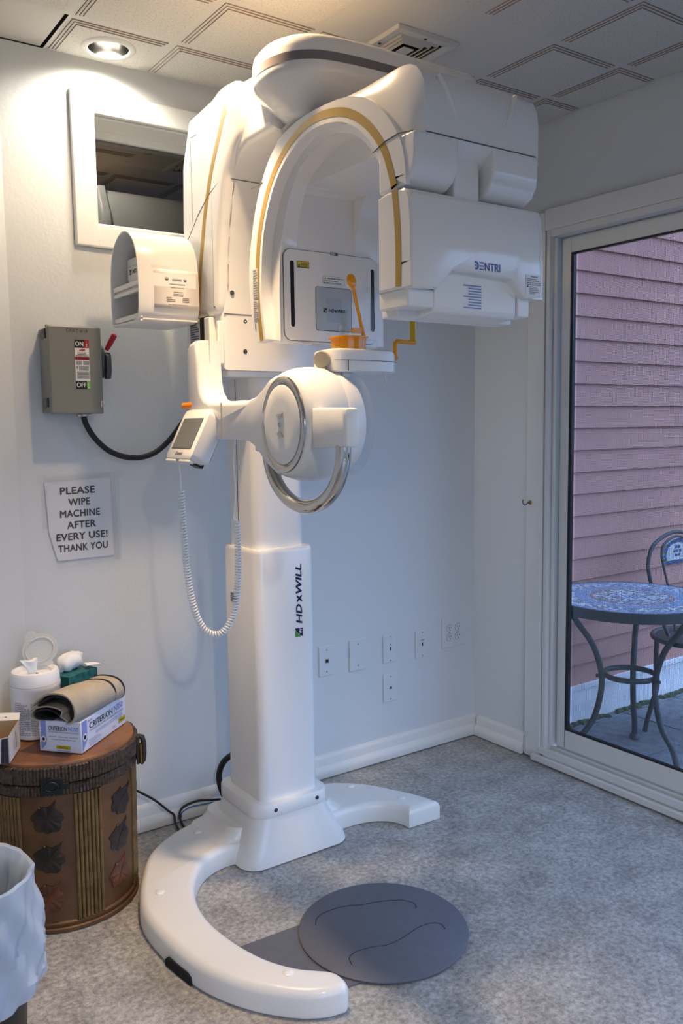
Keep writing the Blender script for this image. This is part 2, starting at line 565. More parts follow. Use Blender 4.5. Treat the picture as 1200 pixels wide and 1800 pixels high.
def build(name, b, mats, parent=None, label=None, cat=None, group=None, kind=None, smooth=38, bevel=0.0, seg=2, base=False, origin=None, weld=True, bang=32, solid=0.0, sub=0):
    me = bpy.data.meshes.new(name)
    mats = mats if isinstance(mats, (list, tuple)) else [mats]
    xs = [p[0] for p in b.v]
    ys = [p[1] for p in b.v]
    zs = [p[2] for p in b.v]
    c = V((min(xs) + max(xs)) / 2, (min(ys) + max(ys)) / 2, min(zs) if parent is None else (min(zs) + max(zs)) / 2)
    if origin is not None:
        c = Vector(origin)
    me.from_pydata([Vector(p) - c for p in b.v], [], b.f)
    for m in mats:
        me.materials.append(m)
    me.polygons.foreach_set('material_index', b.m)
    bm = bmesh.new()
    bm.from_mesh(me)
    if weld:
        bmesh.ops.remove_doubles(bm, verts=bm.verts, dist=1e-5)
    bmesh.ops.recalc_face_normals(bm, faces=bm.faces)
    bm.to_mesh(me)
    bm.free()
    if smooth:
        me.shade_smooth()
        me.set_sharp_from_angle(angle=math.radians(smooth))
    o = bpy.data.objects.new(name, me)
    COL.objects.link(o)
    o.location = c
    put(o, parent)
    WM[o.name] = Matrix.Translation(c)
    if solid:
        md = o.modifiers.new('solid', 'SOLIDIFY')
        md.thickness = solid
        md.offset = -1
    if sub:
        md = o.modifiers.new('sub', 'SUBSURF')
        md.levels = md.render_levels = sub
    if bevel:
        md = o.modifiers.new('bevel', 'BEVEL')
        md.width = bevel
        md.segments = seg
        md.limit_method = 'ANGLE'
        md.angle_limit = math.radians(bang)
        md.harden_normals = False
    tag(o, label, cat, group, kind)
    return o


def tag(o, label=None, cat=None, group=None, kind=None):
    if label:
        o['label'] = label
    if cat:
        o['category'] = cat
    if group:
        o['group'] = group
    if kind:
        o['kind'] = kind
    return o


def empty(name, loc, label, cat, group=None, kind=None):
    o = bpy.data.objects.new(name, None)
    o.empty_display_size = 0.05
    COL.objects.link(o)
    o.location = loc
    WM[o.name] = Matrix.Translation(Vector(loc))
    return tag(o, label, cat, group, kind)


def text2d(body, size=1.0, shear=0.0, bold=0.0, align='LEFT', spacing=1.0, width=None):
    cu = bpy.data.curves.new('t', 'FONT')
    cu.body = body
    cu.size = 1.0
    cu.shear = shear
    cu.align_x = align
    cu.space_character = spacing
    cu.resolution_u = 3
    cu.fill_mode = 'FRONT'
    o = bpy.data.objects.new('t', cu)
    COL.objects.link(o)
    dg = bpy.context.evaluated_depsgraph_get()
    me = bpy.data.meshes.new_from_object(o.evaluated_get(dg))
    v0 = [(p.co.x * size, p.co.y * size) for p in me.vertices]
    f0 = [tuple(p.vertices) for p in me.polygons]
    vs, fs = [], []
    e = max(0.0, bold) * size
    for dx, dy in (((0, 0),) if e == 0 else ((0, 0), (e, 0), (-e, 0), (0, e * 0.8), (0, -e * 0.8))):
        k0 = len(vs)
        vs += [(px + dx, py + dy, 0.00005 * (k0 // max(1, len(v0)))) for px, py in v0]
        fs += [tuple(i + k0 for i in f) for f in f0]
    bpy.data.objects.remove(o)
    bpy.data.curves.remove(cu)
    bpy.data.meshes.remove(me)
    if width:
        x0 = min(p[0] for p in vs)
        x1 = max(p[0] for p in vs)
        k = width / (x1 - x0)
        if align == 'LEFT':
            vs = [((p[0] - x0) * k, p[1], p[2]) for p in vs]
        else:
            vs = [((p[0] - (x0 + x1) / 2) * k, p[1], p[2]) for p in vs]
    return vs, fs


def frame(o, r, u, off=0.0006):
    o, r, u = Vector(o), Vector(r).normalized(), Vector(u).normalized()
    nn = r.cross(u)
    return lambda x, y, h=0.0: o + r * x + u * y + nn * (off + h)


def put_text(b, fr, body, x, y, size, mi=0, **k):
    vs, fs = text2d(body, size, **k)
    nn = (fr(1, 0) - fr(0, 0)).cross(fr(0, 1) - fr(0, 0)).normalized()
    b.add([fr(x + p[0], y + p[1]) + nn * p[2] for p in vs], fs, mi)


def rect(b, fr, x0, y0, x1, y1, mi=0, h=0.0):
    b.quad(fr(x0, y0, h), fr(x1, y0, h), fr(x1, y1, h), fr(x0, y1, h), mi)


def lines(b, fr, x0, x1, y0, y1, k, mi, rnd=None, fill=0.45, h=0.0, gap=0.25):
    """rows of small print"""
    rnd = rnd or random.Random(3)
    dy = (y1 - y0) / k
    for i in range(k):
        yy = y1 - dy * (i + 0.8)
        xe = x1 if rnd.random() > gap else x0 + (x1 - x0) * rnd.uniform(0.5, 0.9)
        x = x0
        while x < xe - 1e-6:
            w = rnd.uniform(0.04, 0.16) * (x1 - x0)
            rect(b, fr, x, yy, min(x + w, xe), yy + dy * fill, mi, h)
            x += w + 0.018 * (x1 - x0)


def resample(pts, N):
    pts = [Vector(p) for p in pts]
    L = [0]
    for i in range(1, len(pts)):
        L.append(L[-1] + (pts[i] - pts[i - 1]).length)
    out = []
    j = 0
    for i in range(N):
        t = L[-1] * i / (N - 1)
        while j < len(L) - 2 and L[j + 1] < t:
            j += 1
        k = (t - L[j]) / max(1e-9, L[j + 1] - L[j])
        out.append(pts[j].lerp(pts[j + 1], min(1, max(0, k))))
    return out


def smoothpath(pts, it=2):
    pts = [Vector(p) for p in pts]
    for _ in range(it):
        q = [pts[0]]
        for a, c in zip(pts, pts[1:]):
            q += [a.lerp(c, 0.25), a.lerp(c, 0.75)]
        q.append(pts[-1])
        pts = q
    return pts


def catmull(pts, k=8):
    pts = [Vector(p) for p in pts]
    P = [pts[0] * 2 - pts[1]] + pts + [pts[-1] * 2 - pts[-2]]
    out = []
    for i in range(1, len(P) - 2):
        a, b_, c, d = P[i - 1], P[i], P[i + 1], P[i + 2]
        for j in range(k):
            t = j / k
            out.append(0.5 * ((2 * b_) + (c - a) * t + (2 * a - 5 * b_ + 4 * c - d) * t * t + (3 * b_ - a - 3 * c + d) * t ** 3))
    out.append(pts[-1])
    return out


def rrect(x0, x1, y0, y1, r, k=6):
    out = []
    for cx, cy, a0 in ((x1 - r, y1 - r, 0), (x0 + r, y1 - r, 90), (x0 + r, y0 + r, 180), (x1 - r, y0 + r, 270)):
        for i in range(k + 1):
            a = math.radians(a0 + 90 * i / k)
            out.append((cx + r * math.cos(a), cy + r * math.sin(a)))
    return out


XY = lambda u, v, w: V(u, v, w)
XZ = lambda u, v, w: V(u, w, v)
YZ = lambda u, v, w: V(w, u, v)


def screw(name, c, nrm, r, parent, m=STEEL):
    nrm = Vector(nrm).normalized()
    a = nrm.cross(V(0, 0, 1))
    if a.length < 0.1:
        a = V(1, 0, 0)
    a.normalize()
    bb = nrm.cross(a)
    q = B().lathe([(r, -0.001), (r, 0.0006), (r * 0.8, 0.0014), (r * 0.35, 0.0012), (r * 0.3, 0.0003)], c, 14, (a, bb, nrm))
    return build(name, q, m, parent, smooth=50)

# ================================================================== THE ROOM
H = 2.44
st = dict(kind='structure')
FX0, FX1, FY0 = -4.2, 0.0, -4.4
fl = B().add([(FX0, FY0, 0), (0.0, FY0, 0), (0.0, 0, 0), (FX0, 0, 0), (FX0, FY0, -0.1), (0.0, FY0, -0.1), (0.0, 0, -0.1), (FX0, 0, -0.1)],
             [(0, 1, 2, 3), (4, 7, 6, 5), (0, 4, 5, 1), (1, 5, 6, 2), (2, 6, 7, 3), (3, 7, 4, 0)])
build('floor', fl, FLOOR, **st, smooth=0)

# back wall with the opening of the pass-through window
WX0, WX1, WZ0, WZ1 = -1.587, -0.93, 1.955, 2.279
LX = -1.856
bw = B()
bw.box(LX, WX0, 0, 0.14, 0, H)
bw.box(WX1, 0.14, 0, 0.14, 0, H)
bw.box(WX0, WX1, 0, 0.14, 0, WZ0)
bw.box(WX0, WX1, 0, 0.14, WZ1, H)
build('wall_back', bw, WALL, **st, smooth=0)

# left wall turns away from the corner at a shallow angle, then runs towards the camera
k = 0.36
ex = (FX0 - LX)
ey = ex * k
nl = V(-k, 1, 0).normalized() * 0.12
b = B().add([(LX, 0, 0), (FX0, ey, 0), (FX0 + nl.x, ey + nl.y, 0), (LX + nl.x, nl.y, 0), (LX, 0, H), (FX0, ey, H), (FX0 + nl.x, ey + nl.y, H), (LX + nl.x, nl.y, H)],
            [(0, 3, 2, 1), (4, 5, 6, 7), (0, 1, 5, 4), (1, 2, 6, 5), (2, 3, 7, 6), (3, 0, 4, 7)])
build('wall_left', b, WALL, **st, smooth=0)
b = B().box(FX0 - 0.12, FX0, FY0, ey, 0, H)
build('wall_left_far', b, WALL, **st, smooth=0)
# rear wall behind the camera with a daylight window opening
b = B().box(FX0, -3.4, FY0 - 0.14, FY0, 0, H).box(-1.0, 0.14, FY0 - 0.14, FY0, 0, H).box(-3.4, -1.0, FY0 - 0.14, FY0, 0, 0.15).box(-3.4, -1.0, FY0 - 0.14, FY0, 1.75, H)
build('wall_rear', b, WALL, **st, smooth=0)

# right wall with the opening of the sliding door
DY0, DY1, DZ1 = -0.392, -2.80, 2.046
b = B().box(0, 0.14, DY0, 0, 0, H).box(0, 0.14, FY0, DY1, 0, H).box(0, 0.14, DY1, DY0, DZ1, H)
build('wall_right', b, WALL, **st, smooth=0)

# ---- ceiling: panels of 0.305 m with stepped edges that hang below flat bars
G = 0.305
X0 = -0.2 - G * 14
cb = B()
LAMP_CELLS = [(-1.5725, -0.1225)]


def cell(x0, x1, y0, y1):
    cx, cy = (x0 + x1) / 2, (y0 + y1) / 2
    smoothp = (-1.125 < cx < -0.5 and -0.86 < cy < -0.55)
    lifted = cx < -1.73 and cy > -0.27
    bw_ = 0.013
    if smoothp:
        cb.quad((x0, y0, H), (x1, y0, H), (x1, y1, H), (x0, y1, H), 1)
        return
    if lifted:
        cb.quad((x0, y0, H + 0.004), (x1 - 0.008, y0, H + 0.004), (x1 - 0.008, y1, H + 0.004), (x0, y1, H + 0.004), 1)
        cb.quad((x1 - 0.008, y0, H + 0.004), (x1 - 0.008, y1, H + 0.004), (x1 - 0.004, y1, H + 0.04), (x1 - 0.004, y0, H + 0.04), 3)
        cb.quad((x1, y0, H), (x1, y1, H), (x1 - 0.004, y1, H + 0.04), (x1 - 0.004, y0, H + 0.04), 3)
        return
    rings = [(x0, x1, y0, y1, H)]
    z = H
    ins = bw_
    for q in range(3):
        rings.append((x0 + ins, x1 - ins, y0 + ins, y1 - ins, z))
        z -= 0.0028
        rings.append((x0 + ins + 0.001, x1 - ins - 0.001, y0 + ins + 0.001, y1 - ins - 0.001, z))
        ins += 0.0075
    P = []
    for (a, c, d, e, zz) in rings:
        P += [(a, d, zz), (c, d, zz), (c, e, zz), (a, e, zz)]
    F, M = [], []
    for r in range(len(rings) - 1):
        for i in range(4):
            j = (i + 1) % 4
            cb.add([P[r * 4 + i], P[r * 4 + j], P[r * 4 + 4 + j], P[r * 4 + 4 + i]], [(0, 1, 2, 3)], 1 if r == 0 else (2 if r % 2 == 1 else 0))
    a, c, d, e, zz = rings[-1]
    lamp = any(a < lx < c and d < ly < e for lx, ly in LAMP_CELLS)
    lamp2 = next((L_ for L_ in (LAMP_B, FILL_LAMP) if a < L_['loc'][0] < c and d < L_['loc'][1] < e), None)
    if lamp or lamp2:
        lx, ly = LAMP_CELLS[0] if lamp else lamp2['loc'][:2]
        n_ = 48
        inner, outer = [], []
        for q in range(n_):
            t = 2 * PI * (q + 0.5) / n_
            ux, uy = math.cos(t), math.sin(t)
            inner.append((lx + 0.062 * ux, ly + 0.062 * uy, zz))
            tx = ((c - lx) / ux) if ux > 0 else ((a - lx) / ux)
            ty = ((e - ly) / uy) if uy > 0 else ((d - ly) / uy)
            tt = min(tx, ty)
            outer.append((lx + tt * ux, ly + tt * uy, zz))
        for q in range(n_):
            r_ = (q + 1) % n_
            cb.quad(inner[q], inner[r_], outer[r_], outer[q], 0)
        # small corners left between the fan and the square
        for (qx, qy) in ((a, d), (c, d), (c, e), (a, e)):
            near = sorted(outer, key=lambda p: (p[0] - qx) ** 2 + (p[1] - qy) ** 2)[:2]
            cb.add([(qx, qy, zz), near[0], near[1]], [(0, 1, 2)], 0)
    else:
        cb.quad((a, d, zz), (c, d, zz), (c, e, zz), (a, e, zz), 0)


xs = [X0 + G * i for i in range(20)]
xs = [x for x in xs if x < -0.001] + [0.0]
ys = [-0.245 - G * i for i in range(14)]
ys = [0.0] + [y for y in ys if y > FY0] + [FY0]
for i in range(len(xs) - 1):
    for j in range(len(ys) - 1):
        if xs[i + 1] - xs[i] > 0.06 and ys[j] - ys[j + 1] > 0.06:
            cell(xs[i], xs[i + 1], ys[j + 1], ys[j])
        else:
            cb.quad((xs[i], ys[j + 1], H), (xs[i + 1], ys[j + 1], H), (xs[i + 1], ys[j], H), (xs[i], ys[j], H), 1)
# roof deck above the tiles
cb.box(FX0 - 0.12, 0.14, FY0 - 0.14, 0.14, H + 0.30, H + 0.34, 1)
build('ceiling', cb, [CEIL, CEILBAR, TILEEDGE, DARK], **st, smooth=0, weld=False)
# plenum sides close the space above the tiles
b = B().box(FX0 - 0.12, 0.14, 0.0, 0.14, H, H + 0.30).box(0.0, 0.14, FY0, 0, H, H + 0.30).box(FX0 - 0.12, 0.14, FY0 - 0.14, FY0, H, H + 0.30).box(FX0 - 0.12, FX0, FY0, 0, H, H + 0.30)
build('wall_plenum', b, DARK, **st, smooth=0)

# ---- baseboards
prof = [(0, 0.012), (-0.014, 0.012), (-0.014, 0.073), (-0.010, 0.081), (-0.004, 0.085), (0, 0.086)]
shoe = [(-0.014, 0.004), (-0.030, 0.004), (-0.0315, 0.022), (-0.027, 0.036), (-0.014, 0.046)]


def skirting(name, p, q, nrm):
    p, q, nrm = Vector(p), Vector(q), Vector(nrm)
    bb = B()
    for pr in (prof, shoe):
        secs = [[e - nrm * u + V(0, 0, v) for u, v in pr] for e in (p, q)]
        bb.loft(secs)
    bb.box(min(p.x, q.x) + 0.0, max(p.x, q.x) + 0.0, -0.012, -0.002, 0.0005, 0.012, 1) if abs(nrm.y) > 0.5 else None
    return build(name, bb, [TRIM, DARK], **st, smooth=45)


skirting('baseboard_back', (LX + 0.01, 0, 0), (-0.0005, 0, 0), (0, -1, 0))
skirting('baseboard_right', (0, -0.031, 0), (0, -0.301, 0), (-1, 0, 0))
b = B()
cz = -0.307
b.box(-0.018, 0, -0.388, cz, 0.004, 2.115)          # side casing
b.box(-0.018, 0, DY1 - 0.08, -0.388, 2.046, 2.115)  # head casing
b.box(-0.018, 0, DY1 - 0.08, DY1, 0.004, 2.046)
build('trim_1', b, TRIM, **st, bevel=0.004)

# ---- pass-through window
win = empty('window_1', (-1.26, 0, WZ0), None, None, kind='structure')
b = B()
o0, o1, p0, p1 = -1.656, WX1 + 0.069, 1.887, 2.345
b.box(o0, WX0, -0.020, 0, p0, p1).box(WX1, o1, -0.020, 0, p0, p1).box(WX0, WX1, -0.020, 0, p0, WZ0).box(WX0, WX1, -0.020, 0, WZ1, p1)
build('window_casing', b, TRIM, win, bevel=0.004)
b = B()
b.box(WX0, WX0 + 0.006, 0, 0.14, WZ0, WZ1).box(WX1 - 0.006, WX1, 0, 0.14, WZ0, WZ1).box(WX0, WX1, 0, 0.14, WZ0, WZ0 + 0.006).box(WX0, WX1, 0, 0.14, WZ1 - 0.006, WZ1)
b.box(WX0 + 0.006, WX1 - 0.006, 0.105, 0.14, WZ1 - 0.030, WZ1 - 0.006).box(WX0 + 0.006, WX0 + 0.014, 0.105, 0.14, WZ0 + 0.006, WZ1 - 0.03)
b.box(WX0 + 0.006, WX1 - 0.006, 0.105, 0.14, WZ0 + 0.006, WZ0 + 0.012)
build('window_jamb', b, TRIM, win, bevel=0.0015)
b = B().box(WX0 + 0.012, WX1 - 0.008, 0.118, 0.122, WZ0 + 0.010, WZ1 - 0.028)
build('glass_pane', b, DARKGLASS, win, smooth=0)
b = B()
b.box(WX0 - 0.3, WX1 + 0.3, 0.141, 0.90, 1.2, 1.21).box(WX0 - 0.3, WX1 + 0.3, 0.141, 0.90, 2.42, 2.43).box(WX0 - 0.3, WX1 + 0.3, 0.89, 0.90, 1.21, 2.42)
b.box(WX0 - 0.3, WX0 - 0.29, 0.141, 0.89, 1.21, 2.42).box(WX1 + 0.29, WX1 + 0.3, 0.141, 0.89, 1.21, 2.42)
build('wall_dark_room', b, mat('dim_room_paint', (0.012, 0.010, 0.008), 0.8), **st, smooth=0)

# ---- sliding glass door
door = empty('door_1', (0.07, -1.60, 0), None, None, kind='structure')
b = B()
ya, yb = DY0, DY1
# outer vinyl frame: head, jambs
b.box(-0.012, 0.12, ya - 0.018, ya, 0.0, DZ1).box(-0.012, 0.12, yb, yb + 0.018, 0.0, DZ1).box(-0.012, 0.12, yb + 0.018, ya - 0.018, DZ1 - 0.026, DZ1)
b.box(0.010, 0.020, ya - 0.032, ya - 0.018, 0.07, DZ1 - 0.026).box(0.062, 0.070, ya - 0.032, ya - 0.018, 0.07, DZ1 - 0.026)
build('door_frame', b, VINYL, door, bevel=0.003)
b = B()
b.box(-0.042, -0.020, yb, ya + 0.03, 0.004, 0.030).box(-0.020, 0.12, yb + 0.018, ya - 0.018, 0.004, 0.036).box(-0.020, 0.0, yb, ya + 0.01, 0.030, 0.058).box(0.022, 0.034, yb + 0.018, ya - 0.018, 0.036, 0.060).box(0.066, 0.076, yb + 0.018, ya - 0.018, 0.036, 0.056)
build('door_sill', b, VINYL, door, bevel=0.004)
sx0, sx1 = 0.036, 0.064


def sash(name, y0, y1, xa, xb, parent, glass_y=None):
    bb = B()
    wl = 0.042
    zt, zb = 2.014, 0.063
    bb.box(xa, xb, y0 - wl, y0, zb, zt).box(xa, xb, y1, y1 + wl, zb, zt).box(xa, xb, y1 + wl, y0 - wl, zt - 0.055, zt).box(xa, xb, y1 + wl, y0 - wl, zb, zb + 0.075)
    ob = build(name, bb, VINYL, parent, bevel=0.004)
    gy0, gy1, gz0, gz1 = y0 - wl, y1 + wl, zb + 0.075, zt - 0.055
    g = B()
    t = 0.012
    xm = (xa + xb) / 2
    g.box(xm - 0.012, xm + 0.004, gy0 - t, gy0, gz0, gz1).box(xm - 0.012, xm + 0.004, gy1, gy1 + t, gz0, gz1).box(xm - 0.012, xm + 0.004, gy1 + t, gy0 - t, gz1 - 0.006, gz1).box(xm - 0.012, xm + 0.004, gy1 + t, gy0 - t, gz0, gz0 + 0.006)
    build('glazing_gasket', g, BLACK, ob, smooth=0)
    g = B().box(xm - 0.002, xm + 0.002, gy1 + 0.004, gy0 - 0.004, gz0 + 0.003, gz1 - 0.003)
    build('glass_pane', g, GLASS, ob, smooth=0)
    return ob


sash('sliding_sash', -0.426, -1.62, sx0, sx1, door)
sash('fixed_sash', -1.57, -2.77, 0.078, 0.104, door)
b = B().add([(0.112, -0.44, 0.08), (0.112, -1.60, 0.08), (0.112, -1.60, 2.0), (0.112, -0.44, 2.0)], [(0, 1, 2, 3)])
build('insect_screen', b, MESHM, door, smooth=0)

# ================================================================== OUTSIDE
GZ = -0.10
b = B()
pw = 0.40
for i in range(-2, 10):
    for j in range(-1, 9):
        xa, ya_ = 0.17 + pw * i + 0.003, -0.06 - pw * (j + 1) + 0.003
        if xa < 0.1:
            continue
        b.box(xa, xa + pw - 0.006, ya_, ya_ + pw - 0.006, GZ - 0.05, GZ)
build('ground_pavers', b, PAVER, **st, bevel=0.003, seg=1)
b = B().box(0.14, 8, -8, 0.0, GZ - 0.08, GZ - 0.02)
build('ground_bed', b, mat('soil', (0.05, 0.05, 0.045), 0.95), **st, smooth=0)
b = B().box(-12, 8, -20, FY0 - 0.15, GZ - 0.08, GZ - 0.02)
build('ground_rear', b, MATS['soil'], **st, smooth=0)
# clapboard siding of the building wing, continuing the line of the back wall
b = B()
lap = 0.1018
for i in range(34):
    z0 = 0.085 + lap * i
    b.add([(0.15, -0.014, z0), (5.0, -0.014, z0), (5.0, -0.002, z0 + lap), (0.15, -0.002, z0 + lap), (0.15, 0.005, z0), (5.0, 0.005, z0)], [(0, 1, 2, 3), (4, 5, 1, 0)])
b.box(0.15, 5.0, 0.006, 0.12, -0.1, 3.6)
build('wall_siding', b, SIDING, **st, smooth=0)
b = B().box(0.15, 5.0, -0.022, 0.004, 0.062, 0.088).box(0.15, 5.0, -0.012, 0.004, GZ - 0.03, 0.062)
build('wall_foundation', b, FOUND, **st, bevel=0.002)
b = B()
rnd = random.Random(5)
for i in range(220):
    x = 0.2 + 3.2 * rnd.random()
    b.ball((x, -0.025 - 0.025 * rnd.random() * rnd.random(), GZ + 0.003), 0.014 + 0.01 * rnd.random(), 0.010 + 0.012 * rnd.random(), 0.006 + 0.01 * rnd.random(), 6, 4)
mo = build('moss_strip', b, MOSS, label='line of green moss along the foot of the white foundation', cat='moss', kind='stuff')
for e_ in ((FY0 - 0.14, DY1 - 0.002, -0.1, 3.4), (DY0 + 0.002, -0.016, -0.1, 3.4), (DY1, DY0, DZ1 + 0.001, 3.4)):
    build('wall_exterior', B().box(0.14, 0.155, *e_), SIDING, **st, smooth=0)

# ---- patio table
TX, TY, TZ = 0.505, -0.42, 0.60
tb = empty('patio_table', (TX, TY, GZ), 'round patio table with blue mosaic top on curved iron legs', 'table')
b = B().lathe([(0.005, TZ - 0.006), (0.333, TZ - 0.006), (0.333, TZ + 0.001), (0.005, TZ + 0.001)], (TX, TY, 0), 64)
build('mosaic_top', b, MOSAIC, tb, smooth=30, origin=(TX, TY, TZ))
b = B().lathe([(0.331, TZ - 0.040), (0.343, TZ - 0.040), (0.343, TZ + 0.001), (0.331, TZ + 0.001), (0.331, TZ - 0.040)], (TX, TY, 0), 64, caps=False)
build('rim', b, OLDMETAL, tb, smooth=30)
RGZ = 0.265
for a in (30, 150, 270):
    t = math.radians(a)
    ux, uy = math.cos(t), math.sin(t)
    pp = catmull([(0.27, TZ - 0.04), (0.235, 0.50), (0.165, 0.40), (0.128, 0.29), (0.125, 0.20), (0.155, 0.08), (0.21, 0.0), (0.235, GZ + 0.03), (0.238, GZ + 0.01)], 6)
    pts = [V(TX + p.x * ux, TY + p.x * uy, p.y) for p in [Vector((q[0], q[1])) for q in pp]]
    b = B().tube(pts, 0.0125, 10)
    lg = build('leg', b, OLDMETAL, tb)
    b = B().lathe([(0.018, 0), (0.024, 0.006), (0.022, 0.018), (0.014, 0.026)], (pts[-1].x, pts[-1].y, GZ), 14)
    build('foot', b, OLDMETAL, lg)
b = B().tube([V(TX + 0.105 * math.cos(2 * PI * q / 40), TY + 0.105 * math.sin(2 * PI * q / 40), RGZ) for q in range(40)], 0.0115, 10, closed=True)
for a in (30, 150, 270):
    t = math.radians(a)
    b.tube([V(TX + 0.105 * math.cos(t), TY + 0.105 * math.sin(t), RGZ), V(TX + 0.147 * math.cos(t), TY + 0.147 * math.sin(t), RGZ)], 0.008, 8)
build('ring_brace', b, OLDMETAL, tb)

# ---- patio chair
CX, CY, SZ = 0.985, -0.415, 0.35
BXc = 1.045
ch = empty('patio_chair', (CX, CY, GZ), 'iron bistro chair with blue and green mosaic backrest beside the patio table', 'chair')
b = B().tube([V(CX + 0.185 * math.cos(2 * PI * q / 40), CY + 0.185 * math.sin(2 * PI * q / 40), SZ) for q in range(40)], 0.012, 10, closed=True)
build('seat_rim', b, OLDMETAL, ch)
b = B().lathe([(0.004, SZ + 0.004), (0.176, SZ + 0.004), (0.178, SZ - 0.003), (0.004, SZ - 0.003)], (CX, CY, 0), 40)
build('seat', b, mat('seat_mesh', (0.05, 0.03, 0.035), 0.7, bump=0.5, bscale=120), ch)
BY = -0.290
bp_ = catmull([(BXc - 0.150, BY - 0.05, SZ), (BXc - 0.165, BY, 0.47), (BXc - 0.205, BY + 0.02, 0.62), (BXc - 0.205, BY + 0.03, 0.70), (BXc - 0.15, BY + 0.035, 0.775), (BXc, BY + 0.035, 0.815), (BXc + 0.15, BY + 0.035, 0.775), (BXc + 0.205, BY + 0.03, 0.70), (BXc + 0.205, BY + 0.02, 0.62), (BXc + 0.165, BY, 0.47), (BXc + 0.150, BY - 0.05, SZ)], 7)
build('back_frame', B().tube(bp_, 0.009, 10), OLDMETAL, ch)
ip = catmull([(BXc - 0.045, BY - 0.01, SZ + 0.005), (BXc - 0.055, BY + 0.01, 0.50), (BXc - 0.10, BY + 0.022, 0.66), (BXc - 0.112, BY + 0.026, 0.715), (BXc - 0.09, BY + 0.03, 0.765), (BXc, BY + 0.03, 0.795), (BXc + 0.09, BY + 0.03, 0.765), (BXc + 0.112, BY + 0.026, 0.715), (BXc + 0.10, BY + 0.022, 0.66), (BXc + 0.055, BY + 0.01, 0.50), (BXc + 0.045, BY - 0.01, SZ + 0.005)], 7)
build('inner_frame', B().tube(ip, 0.0055, 8), OLDMETAL, ch)
b = B()
out_ = [(-0.097, 0.668), (-0.107, 0.715), (-0.086, 0.760), (-0.045, 0.780), (0, 0.788), (0.045, 0.780), (0.086, 0.760), (0.107, 0.715), (0.097, 0.668)]
b.prism([(BXc + x, z) for x, z in out_], lambda u, v, w: V(u, w, v), BY + 0.020, BY + 0.030, 0)
fr_ = lambda x, z, h=0: V(BXc + x, BY + 0.0195 - h, z)
per = resample([(x * 0.90, 0, 0.725 + (z - 0.725) * 0.86) for x, z in out_ + [out_[0]]], 31)
for i, p in enumerate(per[:-1]):
    d = (per[(i + 1) % 30] - per[i - 1]).normalized()
    nn_ = V(-d.z, 0, d.x)
    c0 = V(BXc + p.x, BY + 0.0185, p.z)
    h1, h2 = d * 0.0075, nn_ * 0.0095
    b.add([c0 - h1 - h2, c0 + h1 - h2, c0 + h1 + h2, c0 - h1 + h2], [(0, 1, 2, 3)], 1 + i % 2)
for i in range(7):
    t = 2 * PI * i / 6
    c0 = V(BXc + (0.022 * math.cos(t) if i < 6 else 0), BY + 0.0185, 0.728 + (0.022 * math.sin(t) if i < 6 else 0))
    b.add([c0 + V(-0.008, 0, -0.006), c0 + V(0.008, 0, -0.006), c0 + V(0.008, 0, 0.006), c0 + V(-0.008, 0, 0.006)], [(0, 1, 2, 3)], 1 + i % 2)
build('mosaic_panel', b, [mat('grey_grout', (0.50, 0.51, 0.54), 0.6), mat('blue_tile', (0.05, 0.07, 0.36), 0.3), mat('green_tile', (0.02, 0.10, 0.05), 0.3)], ch, weld=False, smooth=0)
for a in (40, 140, 220, 320):
    t = math.radians(a)
    ux, uy = math.cos(t), math.sin(t)
    pp = catmull([(0.172, SZ - 0.012), (0.172, 0.22), (0.165, 0.12), (0.185, 0.04), (0.205, GZ + 0.06), (0.215, GZ + 0.004)], 6)
    build('leg', B().tube([V(CX + p[0] * ux, CY + p[0] * uy, p[1]) for p in [tuple(q)[:2] for q in pp]], 0.011, 10), OLDMETAL, ch)
for s_ in (-1, 1):
    ap = catmull([((BXc if True else 0) + s_ * 0.168, BY + 0.0, 0.49), (CX + s_ * 0.21, CY + 0.05, 0.50), (CX + s_ * 0.215, CY - 0.07, 0.515), (CX + s_ * 0.21, CY - 0.15, 0.48), (CX + s_ * 0.19, CY - 0.12, 0.41), (CX + s_ * 0.175, CY - 0.06, SZ)], 7)
    build('armrest', B().tube(ap, 0.008, 8), OLDMETAL, ch)

# ================================================================== CEILING FIXTURES


